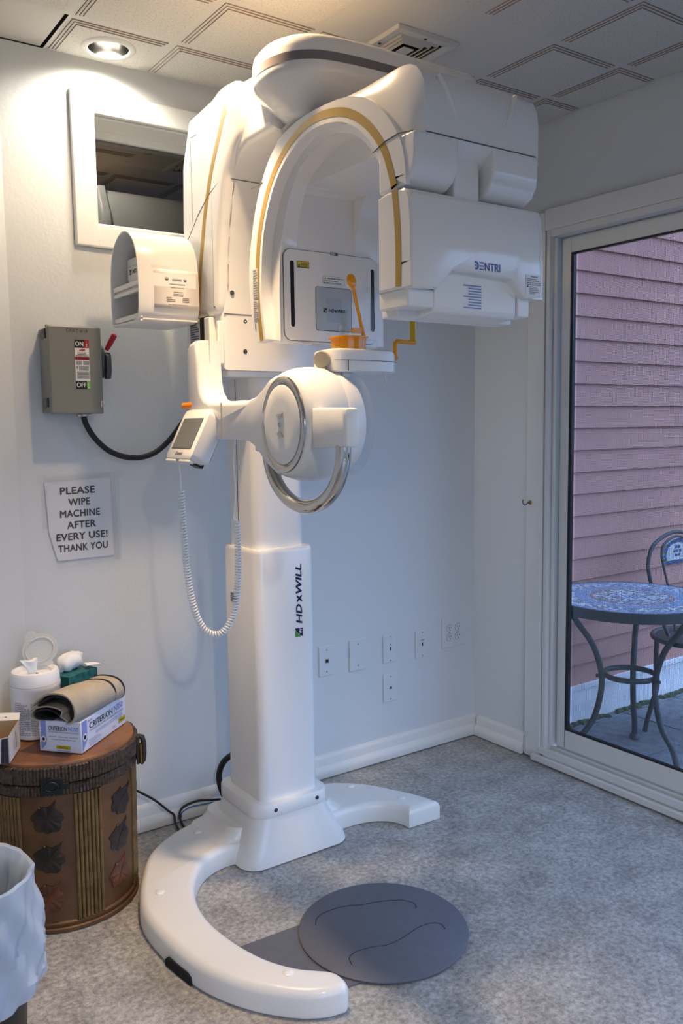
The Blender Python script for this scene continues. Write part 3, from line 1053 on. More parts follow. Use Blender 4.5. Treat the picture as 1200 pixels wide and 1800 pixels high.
def downlight(loc, power, col, bulbm, label, size=math.radians(115), blend=0.22, spill=0):
    lx, ly, zz = loc[0], loc[1], H - 0.0085
    dl = empty('recessed_downlight', (lx, ly, zz), label, 'ceiling light')
    b = B().lathe([(0.058, zz - 0.001), (0.060, zz - 0.006), (0.072, zz - 0.005), (0.078, zz - 0.0005), (0.072, zz), (0.058, zz)], (lx, ly, 0), 48, caps=False)
    build('trim_ring', b, mat('lamp_trim', (0.70, 0.69, 0.66), 0.35), dl)
    b = B().lathe([(0.060, zz), (0.057, zz + 0.03), (0.050, zz + 0.075), (0.046, zz + 0.095), (0.004, zz + 0.097)], (lx, ly, 0), 40, caps=False)
    build('reflector', b, ALU, dl)
    build('lamp_bulb', B().ball((lx - 0.002, ly + 0.024, zz + 0.045), 0.023, 0.007, 0.016, 18, 10), bulbm, dl)
    build('lamp_bulb', B().ball((lx - 0.002, ly - 0.020, zz + 0.045), 0.026, 0.008, 0.016, 18, 10), bulbm, dl)
    if spill:      # the bare lamp also throws light wide of the reflector's beam
        d = bpy.data.lights.new('downlight_spill', 'SPOT')
        d.energy = spill
        d.color = col
        d.spot_size = math.radians(158)
        d.spot_blend = 0.35
        d.shadow_soft_size = 0.03
        o = bpy.data.objects.new('downlight_spill', d)
        o.location = (lx, ly, zz - 0.012)
        COL.objects.link(o)
    d = bpy.data.lights.new('downlight_beam', 'SPOT')
    d.energy = power
    d.color = col
    d.spot_size = size
    d.spot_blend = blend
    d.shadow_soft_size = 0.05
    o = bpy.data.objects.new('downlight_beam', d)
    o.location = (lx, ly, zz - 0.012)
    COL.objects.link(o)
    return dl


downlight(LAMP_A['loc'], LAMP_A['power'], LAMP_A['col'], BULB, 'lit recessed ceiling downlight above the dark wall window', math.radians(166), 0.6)
downlight(LAMP_B['loc'], LAMP_B['power'], LAMP_B['col'], BULBW, 'warm recessed ceiling downlight in front of the machine head, above the picture', math.radians(72), 1.0, LAMP_B['spill'])
downlight(FILL_LAMP['loc'], FILL_LAMP['power'], FILL_LAMP['col'], BULBW, 'added warm fill downlight at the rear of the room, unseen behind the viewer', math.radians(165), 0.6)

# ---- square air vent
vt = empty('ceiling_vent', (-0.845, -0.565, H), 'square white ceiling air vent with black louvre gaps', 'vent')
b = B()
vx0, vx1, vy0, vy1 = -0.957, -0.730, -0.697, -0.470
zf = H - 0.012
for (q0, q1, z0, z1, i0, i1) in ((0, 0.030, H, zf, 0, 0),):
    P = [(vx0, vy0, H - 0.001), (vx1, vy0, H - 0.001), (vx1, vy1, H - 0.001), (vx0, vy1, H - 0.001)]
    Q = [(vx0 + 0.004, vy0 + 0.004, zf), (vx1 - 0.004, vy0 + 0.004, zf), (vx1 - 0.004, vy1 - 0.004, zf), (vx0 + 0.004, vy1 - 0.004, zf)]
    R = [(vx0 + 0.034, vy0 + 0.034, zf + 0.004), (vx1 - 0.034, vy0 + 0.034, zf + 0.004), (vx1 - 0.034, vy1 - 0.034, zf + 0.004), (vx0 + 0.034, vy1 - 0.034, zf + 0.004)]
    b.loft([P, Q, R], caps=False)
build('frame', b, VENTW, vt, smooth=0, bevel=0.0015)
b = B().add([(vx0 + 0.03, vy0 + 0.03, H - 0.0015), (vx1 - 0.03, vy0 + 0.03, H - 0.0015), (vx1 - 0.03, vy1 - 0.03, H - 0.0015), (vx0 + 0.03, vy1 - 0.03, H - 0.0015)], [(0, 1, 2, 3)])
build('duct_void', b, DARK, vt, smooth=0)
for q in range(3):
    i0 = 0.046 + q * 0.016
    b = B()
    P = [(vx0 + i0, vy0 + i0, zf + 0.002), (vx1 - i0, vy0 + i0, zf + 0.002), (vx1 - i0, vy1 - i0, zf + 0.002), (vx0 + i0, vy1 - i0, zf + 0.002)]
    i1 = i0 - 0.004
    Q = [(vx0 + i1, vy0 + i1, zf + 0.0085), (vx1 - i1, vy0 + i1, zf + 0.0085), (vx1 - i1, vy1 - i1, zf + 0.0085), (vx0 + i1, vy1 - i1, zf + 0.0085)]
    b.loft([P, Q], caps=False)
    build('louvre', b, VENTW, vt, smooth=0, solid=0.0025)
i0 = 0.094
b = B().box(vx0 + i0, vx1 - i0, vy0 + i0, vy1 - i0, zf + 0.001, zf + 0.004)
build('centre_plate', b, VENTW, vt, bevel=0.001)
for p in ((vx0 + 0.02, (vy0 + vy1) / 2), ((vx0 + vx1) / 2, vy0 + 0.02)):
    screw('screw', (p[0], p[1], zf + 0.001), (0, 0, -1), 0.005, vt, OLDMETAL)

# ================================================================== THE X-RAY MACHINE
MX = -1.195
mc = empty('dental_xray_machine', (MX, -0.32, 0), 'tall white panoramic dental x-ray machine standing on a C-shaped floor base', 'x-ray machine')


def inset(poly, d):
    P = [Vector((p[0], p[1])) for p in poly]
    k = len(P)
    A = sum(P[i].x * P[(i + 1) % k].y - P[(i + 1) % k].x * P[i].y for i in range(k))
    sgn = 1 if A > 0 else -1
    out = []
    for i in range(k):
        e1 = (P[i] - P[i - 1]).normalized()
        e2 = (P[(i + 1) % k] - P[i]).normalized()
        n1 = Vector((-e1.y, e1.x)) * sgn
        n2 = Vector((-e2.y, e2.x)) * sgn
        nn = n1 + n2
        L = nn.length
        nn = nn / L if L > 1e-6 else n1
        c = max(0.5, nn.dot(n1))
        out.append(tuple(P[i] + nn * (d / c)))
    return out


def ringsof(poly, levels):
    return [[V(x, y, z) for x, y in inset(poly, d)] for z, d in levels]


# --- base
outer = catmull([(-1.478, -1.137), (-1.533, -1.123), (-1.590, -1.083), (-1.653, -1.008), (-1.700, -0.92), (-1.728, -0.825), (-1.742, -0.70), (-1.740, -0.57), (-1.718, -0.46), (-1.675, -0.36), (-1.600, -0.275), (-1.50, -0.205), (-1.40, -0.17), (-1.30, -0.155)], 4) if False else None


def cat2(pts, k=4):
    return [(p.x, p.y) for p in catmull([(x, y, 0) for x, y in pts], k)]


outl = cat2([(-1.484, -1.136), (-1.533, -1.123), (-1.590, -1.083), (-1.653, -1.008), (-1.700, -0.92), (-1.728, -0.825), (-1.742, -0.70), (-1.740, -0.57), (-1.706, -0.46), (-1.655, -0.36), (-1.595, -0.274), (-1.50, -0.205), (-1.40, -0.172), (-1.30, -0.158)], 4)
outl += cat2([(-1.08, -0.155), (-0.98, -0.160), (-0.88, -0.185), (-0.79, -0.262), (-0.728, -0.37), (-0.688, -0.46), (-0.668, -0.535)], 4)
outl += cat2([(-0.797, -0.530), (-0.803, -0.485), (-0.825, -0.448), (-0.865, -0.420), (-0.92, -0.405), (-0.985, -0.402)], 4)
outl += cat2([(-1.10, -0.40), (-1.25, -0.40), (-1.36, -0.396), (-1.42, -0.396), (-1.485, -0.422), (-1.535, -0.472), (-1.578, -0.545), (-1.605, -0.63), (-1.613, -0.72), (-1.602, -0.83), (-1.575, -0.93), (-1.535, -1.002), (-1.492, -1.046)], 4)
outl += cat2([(-1.478, -1.058), (-1.466, -1.078), (-1.463, -1.105), (-1.468, -1.126)], 3)
# notch for the mat tab through the outer foot of the left arm is a dark block, the opening's shade put into its colour
b = B()
b.loft(ringsof(outl, [(0.0005, 0.004), (0.003, 0.0006), (0.006, 0.0), (0.048, 0.0), (0.057, 0.003), (0.063, 0.008), (0.0665, 0.014), (0.068, 0.021)]))
base = build('base', b, BASEW, mc, smooth=50)
q0, q1 = V(-1.7445, -0.728, 0), V(-1.727, -0.842, 0)
d_ = (q1 - q0).normalized()
n_ = V(d_.y, -d_.x, 0)
n_ = n_ if n_.x < 0 else -n_
b = B()
P = [(0, 0.0008), (0, 0.018), (0.010, 0.027), (0.098, 0.027), (0.110, 0.020), (0.113, 0.0008)]
b.prism(P, lambda u, v, w: q0 + d_ * u + V(0, 0, v) + n_ * w, -0.01, 0.0025)
build('notch_shade', b, DARK, base, smooth=0)
for p in ((-1.668, -0.515, 0.068), (-1.565, -1.02, 0.068), (-0.845, -0.265, 0.068), (-0.762, -0.445, 0.068), (-1.43, -0.255, 0.068)):
    b = B().lathe([(0.0125, -0.001), (0.0125, 0.0015), (0.010, 0.003), (0.002, 0.0035)], p, 20)
    build('screw_cap', b, PLASTIC2, base)

# --- pedestal block, collar, sleeve, column
b = B()
lev = [(0.004, 0.0), (0.03, 0.004), (0.07, 0.016), (0.11, 0.026), (0.146, 0.034)]
secs = []
for z, t in lev:
    t2 = t / 0.034
    x0, x1 = -1.375 + 0.052 * t2, -0.990 - 0.068 * t2
    y0, y1 = -0.478 + 0.026 * t2, -0.165 - 0.012 * t2
    secs.append([V(u, v, z) for u, v in rrect(x0, x1, y0, y1, 0.062, 8)])
b.loft(secs)
b.loft([[V(u, v, z) for u, v in rrect(-1.366 - e_, -0.998 + e_, -0.384, -0.163, 0.05, 8)] for z, e_ in ((0.0662, 0.062), (0.0692, 0.044), (0.076, 0.027), (0.088, 0.013), (0.104, 0.003))])
build('pedestal', b, BASEW, mc, smooth=50)
b = B()
cr = rrect(-1.328, -1.055, -0.457, -0.178, 0.055, 9)
b.loft(ringsof(cr, [(0.146, 0.0015), (0.148, 0), (0.182, 0), (0.187, 0.003), (0.189, 0.010)]))
col = build('base_collar', b, PLASTIC2, mc, smooth=40)
for x in (-1.262, -1.112):
    screw('screw', (x, -0.4572, 0.168), (0, -1, 0), 0.0065, col, OLDMETAL)
b = B()
sr = rrect(-1.297, -1.088, -0.432, -0.208, 0.030, 8)
b.loft(ringsof(sr, [(0.188, 0), (0.955, 0), (0.964, 0.002), (0.968, 0.006)]))
slv = build('column_sleeve', b, PLASTIC, mc, smooth=40)
b = B()
cr = rrect(-1.282, -1.106, -0.408, -0.222, 0.034, 8)
b.loft([[V(u, v, z) for u, v in cr] for z in (0.90, 1.52)])
b.box(-1.106, -1.094, -0.34, -0.24, 0.90, 1.50)
build('column', b, PLASTIC2, mc, smooth=40)
b = B().box(-1.2832, -1.2815, -0.300, -0.2985, 0.968, 1.495)
build('column_seam', b, SEAM, mc, smooth=0)


def hdx_logo(b, fr, x, y, h, L, ink=0, green=1, white=2, wide=True):
    """small square emblem and the italic word after it; x to the right, y up, cap height h, whole length L"""
    k = h * 1.35
    sq = k
    yy = y - h * 0.12
    arc = [(x + sq * (0.02 + 0.98 * (i / 8)), yy + sq * (0.15 + 0.85 * math.sin(PI / 2 * (i / 8)))) for i in range(9)]
    P = [(x + 0.02 * sq, yy)] + [(x + sq * 0.96, yy)] + [(x + sq, yy + sq)] + arc[::-1][1:]
    b.add([fr(*p) for p in P], [tuple(range(len(P)))], ink)
    G_ = [(x, yy + sq * 0.22)] + [(px, py + sq * 0.06) for px, py in arc[1:7]] + [(x + sq * 0.80, yy + sq * 1.02), (x, yy + sq)]
    b.add([fr(*p) for p in G_], [tuple(range(len(G_)))], green)
    put_text(b, lambda u, v, hh=0: fr(u, v, 0.0003), 'W', x + sq * 0.34, yy + sq * 0.10, sq * 0.55, white, bold=0.02)
    x0 = x + sq * 1.45
    hd = (L - sq * 1.45)
    put_text(b, fr, 'HD', x0, y, h * 1.42, ink, shear=0.22, bold=0.035, width=hd * 0.335)
    put_text(b, fr, 'x', x0 + hd * 0.365, y, h * 1.75, ink, bold=0.04, width=hd * 0.125)
    put_text(b, fr, 'WILL', x0 + hd * 0.51, y, h * 1.42, ink, shear=0.22, bold=0.035, width=hd * 0.49)


b = B()
fr = frame((-1.141, -0.432, 0.688), (0, 0, 1), (-1, 0, 0), 0.0008)
hdx_logo(b, fr, 0.0, 0.0, 0.0205, 0.226)
build('maker_lettering', b, [NAVY, GREEN, TEXTW], slv, label='navy lettering with green emblem reading HDXWILL upward', smooth=0, weld=False)
b = B()
fr = frame((-1.297, -0.262, 0.790), (0, -1, 0), (0, 0, 1))
rect(b, fr, 0, 0, 0.055, 0.032, 0)
rect(b, fr, 0.002, 0.002, 0.053, 0.015, 1, 0.0002)
lines(b, fr, 0.004, 0.051, 0.003, 0.030, 4, 2, h=0.0004)
build('rating_label', b, [mat('silver_label', (0.50, 0.51, 0.53), 0.35), mat('silver_label_band', (0.40, 0.41, 0.44), 0.35), INK], slv, smooth=0, weld=False)

# --- fixed head (column top) and overhead arm
HX0, HX1 = -1.402, -0.985
front = [(-0.432, 1.497), (-0.432, 1.60), (-0.436, 1.70), (-0.444, 1.80), (-0.456, 1.88), (-0.474, 1.955), (-0.498, 2.02), (-0.535, 2.055), (-0.590, 2.070), (-0.66, 2.072), (-0.74, 2.072)]
back = [(-0.74, 2.222), (-0.60, 2.236), (-0.50, 2.238), (-0.45, 2.232), (-0.36, 2.222), (-0.275, 2.205), (-0.232, 2.10), (-0.215, 1.98), (-0.205, 1.85), (-0.190, 1.66), (-0.180, 1.497)]


def yz(path, N, x, dy=0, dz=0):
    return [V(x, p.x + dy, p.y + dz) for p in resample([(a, c, 0) for a, c in path], N)]


NF, NB = 44, 30


def headsec(x, fin=0.0, zmin=None, cut=0.0):
    f = yz(front, NF, x)
    bk = yz(back, NB, x)
    pts = f + bk
    if fin:
        P2 = inset([(p.y, p.z) for p in pts], fin)
        pts = [V(x, a, c) for a, c in P2]
    return pts


def mir(x):
    return HX0 + HX1 - x


q9 = 0.012
secs = [headsec(HX0 + q9, 0.020), headsec(HX0 + q9 + 0.003, 0.010), headsec(HX0 + q9 + 0.010, 0.002), headsec(HX0 + q9 + 0.018, 0.0)]
secs += [headsec(mir(HX0 + q9 + 0.018), 0.0), headsec(mir(HX0 + q9 + 0.010), 0.002), headsec(mir(HX0 + q9 + 0.003), 0.010), headsec(mir(HX0 + q9), 0.02)]
head = build('column_head', B().loft(secs), PLASTIC, mc, smooth=40)
# side cheek carrying the gold line
cheek_f = [(-0.345, 1.652), (-0.43, 1.655), (-0.436, 1.70), (-0.444, 1.80), (-0.456, 1.88), (-0.474, 1.955), (-0.498, 2.02), (-0.540, 2.072), (-0.585, 2.100), (-0.60, 2.14)]
cheek_b = [(-0.590, 2.225), (-0.56, 2.243), (-0.49, 2.248), (-0.455, 2.244), (-0.43, 2.234), (-0.275, 2.219), (-0.222, 2.10), (-0.212, 1.93), (-0.218, 1.80), (-0.235, 1.652)]
ck = [(p.x, p.y) for p in resample([(a, c, 0) for a, c in cheek_f], 40)] + [(p.x, p.y) for p in resample([(a, c, 0) for a, c in cheek_b], 40)]
for sgn, xa in ((-1, HX0), (1, HX1)):
    b = B()
    secs = []
    for dx, d in ((0.034, 0.0), (0.012, 0.0), (0.006, 0.003), (0.002, 0.010), (0.0, 0.022)):
        secs.append([V(xa - sgn * (-dx) if sgn > 0 else xa + dx, u, v) for u, v in inset(ck, d)] if sgn < 0 else [V(xa - dx, u, v) for u, v in inset(ck, d)])
    b.loft(secs)
    cheek = build('side_cover', b, PLASTIC, head, smooth=40)
gold_h = [(-0.513, 2.190), (-0.490, 2.157), (-0.466, 2.120), (-0.424, 2.055), (-0.391, 1.987), (-0.365, 1.917), (-0.345, 1.841), (-0.330, 1.780), (-0.318, 1.70), (-0.312, 1.66)]


def band(b, path, x, w, off):
    """flat band of width w following a YZ path on a plane x"""
    P = [Vector((p.x, p.y)) for p in catmull([(a, c, 0) for a, c in path], 5)]
    N = len(P)
    l_, r_ = [], []
    for i in range(N):
        d = (P[min(N - 1, i + 1)] - P[max(0, i - 1)]).normalized()
        nn = Vector((-d.y, d.x))
        xx = x(i / (N - 1)) if callable(x) else x
        l_.append(V(xx + off, *(P[i] + nn * w / 2)))
        r_.append(V(xx + off, *(P[i] - nn * w / 2)))
    for i in range(N - 1):
        b.quad(l_[i], l_[i + 1], r_[i + 1], r_[i])


b = B()
band(b, gold_h, HX0, 0.020, -0.0006)
build('gold_stripe', b, GOLD, head, label='gold stripe', smooth=0)
for q_ in (B().box(HX0 - 0.0005, HX0 + 0.003, -0.290, -0.2885, 1.93, 2.165), B().box(HX0 - 0.0005, HX0 + 0.003, -0.33, -0.29, 2.164, 2.166),
           B().tube([V(HX0, -0.24, 1.875), V(HX0 - 0.0004, -0.33, 1.945), V(HX0 - 0.0004, -0.40, 1.985), V(HX0 + 0.001, -0.46, 2.005), V(HX0 + 0.014, -0.492, 2.012)], 0.0010, 6),
           B().tube([V(HX0 + 0.02, -0.4945, 2.008), V(-1.20, -0.4955, 2.008), V(-1.0, -0.4955, 2.008)], 0.0011, 6),
           B().box(HX0 + 0.02, HX1 - 0.02, -0.4355, -0.432, 1.6535, 1.655)):
    build('panel_seam', q_, SEAM, head, smooth=0)
for p in ((-1.27, -0.523, 2.058), (-1.358, -0.439, 1.713), (-1.315, -0.4325, 1.636), (-1.317, -0.4325, 1.551)):
    screw('screw', p, (0, -1, 0.0), 0.0065, head, OLDMETAL)
# carriage skirt: rail block behind, underside plates
b = B().box(-1.372, -1.02, -0.425, -0.19, 1.478, 1.498)
build('carriage_skirt', b, PLASTIC2, head, bevel=0.004)
b = B().box(-1.4115, -1.395, -0.362, -0.336, 1.53, 1.650)
build('cable_slot', b, DARK, head, smooth=0)
b = B().box(-1.41, -1.385, -0.395, -0.26, 1.50, 1.648)
cov = build('rear_cover', b, PLASTIC2, head, bevel=0.003)
b = B().box(-1.408, -1.390, -0.446, -0.432, 1.512, 1.632)
build('bracket_plate', b, PLASTIC2, head, bevel=0.003)
b = B()
fr = frame((-1.41, -0.268, 1.54), (0, -1, 0), (0, 0, 1))
rect(b, fr, 0, 0, 0.062, 0.10, 0)
lines(b, fr, 0.004, 0.058, 0.004, 0.097, 14, 1, h=0.0003)
build('rating_label', b, [mat('silver_label', (0.5, 0.5, 0.5)), INK], head, smooth=0, weld=False)

# overhead arm
AMX = -1.176
nose = [(AMX, -0.968), (-1.24, -0.967), (-1.33, -0.960), (-1.395, -0.944), (-1.440, -0.906), (-1.462, -0.850), (-1.462, -0.790), (-1.450, -0.745), (-1.420, -0.705), (-1.375, -0.660), (-1.335, -0.60), (-1.315, -0.52), (-1.31, -0.42)]
left = cat2(nose, 5)
right = cat2([(-1.04, -0.42), (-1.035, -0.52), (-1.01, -0.60), (-0.965, -0.660), (-0.925, -0.705), (-0.900, -0.76), (-0.890, -0.83), (-0.892, -0.915), (-0.905, -0.952), (-0.935, -0.970), (-1.00, -0.971), (-1.10, -0.969)], 5)
armp = left + right
lv = [(2.067, 0.092), (2.070, 0.084), (2.100, 0.050), (2.138, 0.008), (2.146, 0.002), (2.156, 0.0), (2.198, 0.0), (2.213, 0.004), (2.224, 0.013), (2.231, 0.028), (2.234, 0.055)]
over = build('overhead_arm', B().loft(ringsof(armp, lv)), PLASTIC, mc, smooth=40)
b = B()
st_in = inset(armp, -0.0008)
st_in = st_in[len(left):] + st_in[:len(left)]
sel = [p for p in st_in if p[1] < -0.76]
for i in range(len(sel) - 1):
    b.quad(V(*sel[i], 2.164), V(*sel[i + 1], 2.164), V(*sel[i + 1], 2.184), V(*sel[i], 2.184))
build('grey_stripe', b, STRIPE, over, label='dark grey stripe', smooth=30)
b = B().lathe([(0.10, 2.0665), (0.112, 2.0655), (0.124, 2.0665)], (-1.26, -0.80, 0), 48, caps=False)
build('bearing_ring', b, mat('bearing_ring_white', (0.62, 0.60, 0.56), 0.4), over)
b = B().lathe([(0.12, 2.05), (0.12, 2.0668)], (-1.212, -0.93, 0), 40)
build('rotation_hub', b, PLASTIC2, over)
b = B().lathe([(0.030, 2.0662), (0.028, 2.0655), (0.003, 2.0655)], (-1.345, -0.885, 0), 30, sx=0.8, sy=1.3)
build('cable_opening', b, DARK, over, smooth=0)

# --- rotating C-arm
CX_ = -1.212
AX0 = -1.402


def mx(x):
    return 2 * CX_ - x


def taper(b):
    """the unit narrows a little towards the sensor side on the right, with a rounded top right corner"""
    out = []
    for x, y, z in b.v:
        t = max(0, min(1, (x - CX_) / 0.19))
        x2 = x - t * 0.024 * max(0, min(1, (-y - 0.70) / 0.59))
        d = -1.046 - x2
        r = 0.05
        if y < -1.1 and d < r and z > 2.062 - r:
            z = min(z, 2.062 - r + math.sqrt(max(0, r * r - (r - max(0, d)) ** 2)) + 0.001)
        out.append((x2, y, z))
    b.v = out
    return b


goldc = [(-0.679, 1.556), (-0.664, 1.645), (-0.664, 1.731), (-0.680, 1.829), (-0.727, 1.924), (-0.789, 1.984), (-0.868, 2.022), (-0.950, 2.033), (-1.031, 2.022), (-1.094, 1.997), (-1.154, 1.953), (-1.202, 1.893), (-1.229, 1.824), (-1.240, 1.748), (-1.243, 1.68), (-1.242, 1.622)]
garm = goldc[:13] + [(-1.231, 1.818)]
i36 = [(-0.716, 1.554), (-0.716, 1.70), (-0.732, 1.81), (-0.776, 1.91), (-0.844, 1.974), (-0.942, 2.000), (-1.03, 1.983), (-1.094, 1.942), (-1.138, 1.890), (-1.166, 1.84), (-1.174, 1.815)]
i33 = [(-0.700, 1.554), (-0.700, 1.70), (-0.703, 1.82), (-0.745, 1.93), (-0.835, 1.985), (-0.942, 2.004), (-1.03, 1.990), (-1.094, 1.952), (-1.138, 1.900), (-1.166, 1.845), (-1.172, 1.815)]
flat = [(-0.700, 1.554), (-0.700, 1.72), (-0.700, 1.82), (-0.700, 1.90), (-0.702, 1.938), (-0.71, 1.942), (-0.86, 1.942), (-1.00, 1.942), (-1.10, 1.942), (-1.16, 1.90), (-1.172, 1.815)]
out_full = [(-0.648, 1.554), (-0.620, 1.62), (-0.608, 1.70), (-0.608, 1.78), (-0.622, 1.86), (-0.650, 1.93), (-0.690, 1.995), (-0.722, 2.040), (-0.752, 2.056), (-0.86, 2.058), (-1.00, 2.058), (-1.14, 2.060), (-1.22, 2.062), (-1.262, 2.050), (-1.286, 2.020), (-1.294, 1.985), (-1.294, 1.95), (-1.294, 1.912)]
out_ring = [(-0.652, 1.554), (-0.628, 1.62), (-0.618, 1.72), (-0.630, 1.80), (-0.660, 1.89), (-0.702, 1.96), (-0.752, 2.010), (-0.82, 2.042), (-0.90, 2.052), (-0.97, 2.052), (-1.06, 2.044), (-1.14, 2.018), (-1.20, 1.972), (-1.245, 1.915), (-1.262, 1.870), (-1.268, 1.815)]
NO, NI = 60, 60


def csec(x, outp, inp):
    o = resample([(a, c, 0) for a, c in smoothpath([(q[0], q[1], 0) for q in outp], 0) for a, c in [(a, c)]] if False else [(q[0], q[1], 0) for q in outp], NO)
    i_ = resample([(q[0], q[1], 0) for q in inp], NI)
    return [V(x, p.x, p.y) for p in o] + [V(x, p.x, p.y) for p in reversed(i_)]


def off_path(path, d):
    P = [Vector((a, c)) for a, c in path]
    out = []
    for i in range(len(P)):
        t = (P[min(len(P) - 1, i + 1)] - P[max(0, i - 1)]).normalized()
        out.append(tuple(P[i] + Vector((t.y, -t.x)) * d))
    return out


g_s = [(p.x, p.y) for p in catmull([(a, c, 0) for a, c in garm], 4)]
gin = off_path(g_s, 0.020)
if abs(gin[10][1]) > abs(g_s[10][1]) or gin[10][0] > g_s[10][0]:
    gin = off_path(g_s, -0.020)
i36s = [(p.x, p.y) for p in catmull([(a, c, 0) for a, c in i36], 4)]
i33s = [(p.x, p.y) for p in catmull([(a, c, 0) for a, c in i33], 4)]
ofs = [(p.x, p.y) for p in catmull([(a, c, 0) for a, c in out_full], 3)]
ors = [(p.x, p.y) for p in catmull([(a, c, 0) for a, c in out_ring], 3)]
omid = [tuple(Vector(a).lerp(Vector(c), 0.0)) for a, c in zip(ofs, ofs)]
rl = resample([(a, c, 0) for a, c in ors], NO)
fl_ = resample([(a, c, 0) for a, c in ofs], NO)
hm = [(a.lerp(c, 0.55).x, a.lerp(c, 0.55).y) for a, c in zip(rl, fl_)]
ors2 = [tuple(q_) for q_ in ors]
secs = [csec(AX0, ors, gin), csec(AX0 + 0.0015, ors, gin), csec(AX0 + 0.011, ors, gin), csec(AX0 + 0.016, hm, gin), csec(AX0 + 0.030, ofs, gin), csec(AX0 + 0.034, ofs, i36s), csec(AX0 + 0.050, ofs, i33s), csec(AX0 + 0.098, ofs, i33s), csec(AX0 + 0.099, ofs, flat)]
xsR = [mx(s[0].x) for s in secs]
oft = [(q_.x, q_.y) for q_ in (a_.lerp(c_, 0.12) for a_, c_ in zip(fl_, rl))]
secsR = [csec(mx(AX0 + t_), o_, i_) for t_, o_, i_ in ((0.099, ofs, flat), (0.098, ofs, i33s), (0.030, ofs, i33s), (0.005, ofs, i33s), (0.0, oft, i33s))]
secsM = [csec(mx(AX0 + t_), ofs, flat) for t_ in (0.14, 0.12, 0.105)]
b = taper(B().loft(secs + secsM + secsR))
carm = build('rotating_arm', b, PLASTIC, mc, smooth=36)
b = B()
band(b, garm, AX0, 0.0185, -0.0007)
build('gold_stripe', b, GOLD, carm, label='gold stripe', smooth=0)
b = B()
band(b, garm, mx(AX0), 0.0185, 0.0007)
taper(b)
build('gold_stripe', b, GOLD, carm, label='gold stripe', smooth=0)
# hinge lobes below the arm head, left and right of the hinge post
lobe = [(-1.174, 1.915), (-1.294, 1.915), (-1.294, 1.872), (-1.290, 1.850), (-1.278, 1.830), (-1.258, 1.818), (-1.235, 1.813), (-1.174, 1.813)]
for xa, xb in ((AX0 + 0.003, -1.283), (-1.185, mx(AX0) - 0.026)):
    b = B().prism(lobe, lambda u, v, w: V(w, u, v), xa, xb)
    build('hinge_lobe', b, PLASTIC, carm, smooth=30, bevel=0.006, seg=3)
b = B().prism([(-1.176, 1.94), (-1.210, 1.94), (-1.210, 1.80), (-1.176, 1.80)], lambda u, v, w: V(w, u, v), AX0 + 0.02, mx(AX0) - 0.04)
build('hinge_back', b, PLASTIC2, carm, smooth=0)
b = B()
b.prism([(-1.2635, 1.800), (-1.2635, 1.865), (-1.262, 1.885), (-1.252, 1.903), (-1.24, 1.909), (-1.211, 1.909), (-1.211, 1.800)], lambda u, v, w: V(w, u, v), -1.268, -1.197)
build('hinge_post', b, PLASTIC2, carm, smooth=40, bevel=0.004)
for q_ in (B().box(AX0 + 0.03, mx(AX0) - 0.036, -1.2952, -1.293, 1.9135, 1.9155),
           B().tube([V(AX0 - 0.0006, -1.160, 1.902), V(AX0 - 0.0008, -1.20, 1.914), V(AX0 - 0.0008, -1.245, 1.918), V(AX0 + 0.010, -1.285, 1.916)], 0.0011, 6),
           B().tube([V(AX0 - 0.0006, -0.64, 1.945), V(AX0 - 0.0006, -0.70, 1.948), V(AX0 + 0.03, -0.712, 1.9485)], 0.0009, 6),
           B().box(AX0 + 0.055, mx(AX0) - 0.02, -0.7007, -0.699, 1.9365, 1.9378)):
    build('panel_seam', q_, SEAM, carm, smooth=0)
# pressed trapezoid on the upper front of the arm head
for (xa, za, xb, zb) in ((-1.330, 2.034, -1.288, 1.952), (-1.112, 2.034, -1.154, 1.958)):
    b = B().tube([V(xa, -1.2835, za), V(xa * 0.75 + xb * 0.25, -1.2895, za * 0.75 + zb * 0.25), V(xa * 0.4 + xb * 0.6, -1.2935, za * 0.4 + zb * 0.6), V(xb, -1.2935, zb)], [0.0055, 0.0070, 0.0060, 0.001], 8)
    build('pressed_crease', b, PLASTIC, carm, smooth=60)

# front panel of the tube unit
b = B()
pr = rrect(-1.347, -1.050, 1.560, 1.7925, 0.022, 7)
pr = [(x, z) for x, z in pr]
b.loft([[V(x, -0.6995, z) for x, z in pr], [V(x, -0.7035, z) for x, z in pr], [V(x, -0.7045, z) for x, z in inset(pr, 0.0012)]])
fp = build('front_panel', b, PLASTIC, carm, smooth=30)
b = B().loft([[V(x, -0.7000, z) for x, z in inset(pr, -0.0016)], [V(x, -0.7012, z) for x, z in inset(pr, -0.0016)]])
build('panel_gap', b, SEAM, fp, smooth=0)
for x in (-1.3235, -1.0635):
    b = B()
    sl = [(x + 0.0062 * math.cos(t), 1.757 + 0.0062 * math.sin(t)) for t in [PI * i / 8 for i in range(9)]] + [(x + 0.0062 * math.cos(t), 1.600 + 0.0062 * math.sin(t)) for t in [PI + PI * i / 8 for i in range(9)]]
    b.loft([[V(u, -0.7046, v) for u, v in inset(sl, -0.0018)], [V(u, -0.7062, v) for u, v in inset(sl, -0.0004)], [V(u, -0.7062, v) for u, v in sl]], caps=False)
    b.add([V(u, -0.7050, v) for u, v in sl], [tuple(range(len(sl)))], 1)
    build('laser_slot', b, [PLASTIC2, mat('slot_black', (0.008, 0.008, 0.009), 0.15)], fp, smooth=0)
FP = frame((0, -0.7045, 0), (1, 0, 0), (0, 0, 1), 0.0006)
b = B()
ri_ = rrect(-1.250, -1.136, 1.590, 1.702, 0.006, 4)
b.add([FP(x, z, 0.0) for x, z in inset(ri_, -0.0016)], [tuple(range(len(ri_)))], 2)
b.add([FP(x, z, 0.0003) for x, z in ri_], [tuple(range(len(ri_)))], 0)
rect(b, FP, -1.217, 1.612, -1.168, 1.676, 1, 0.0006)
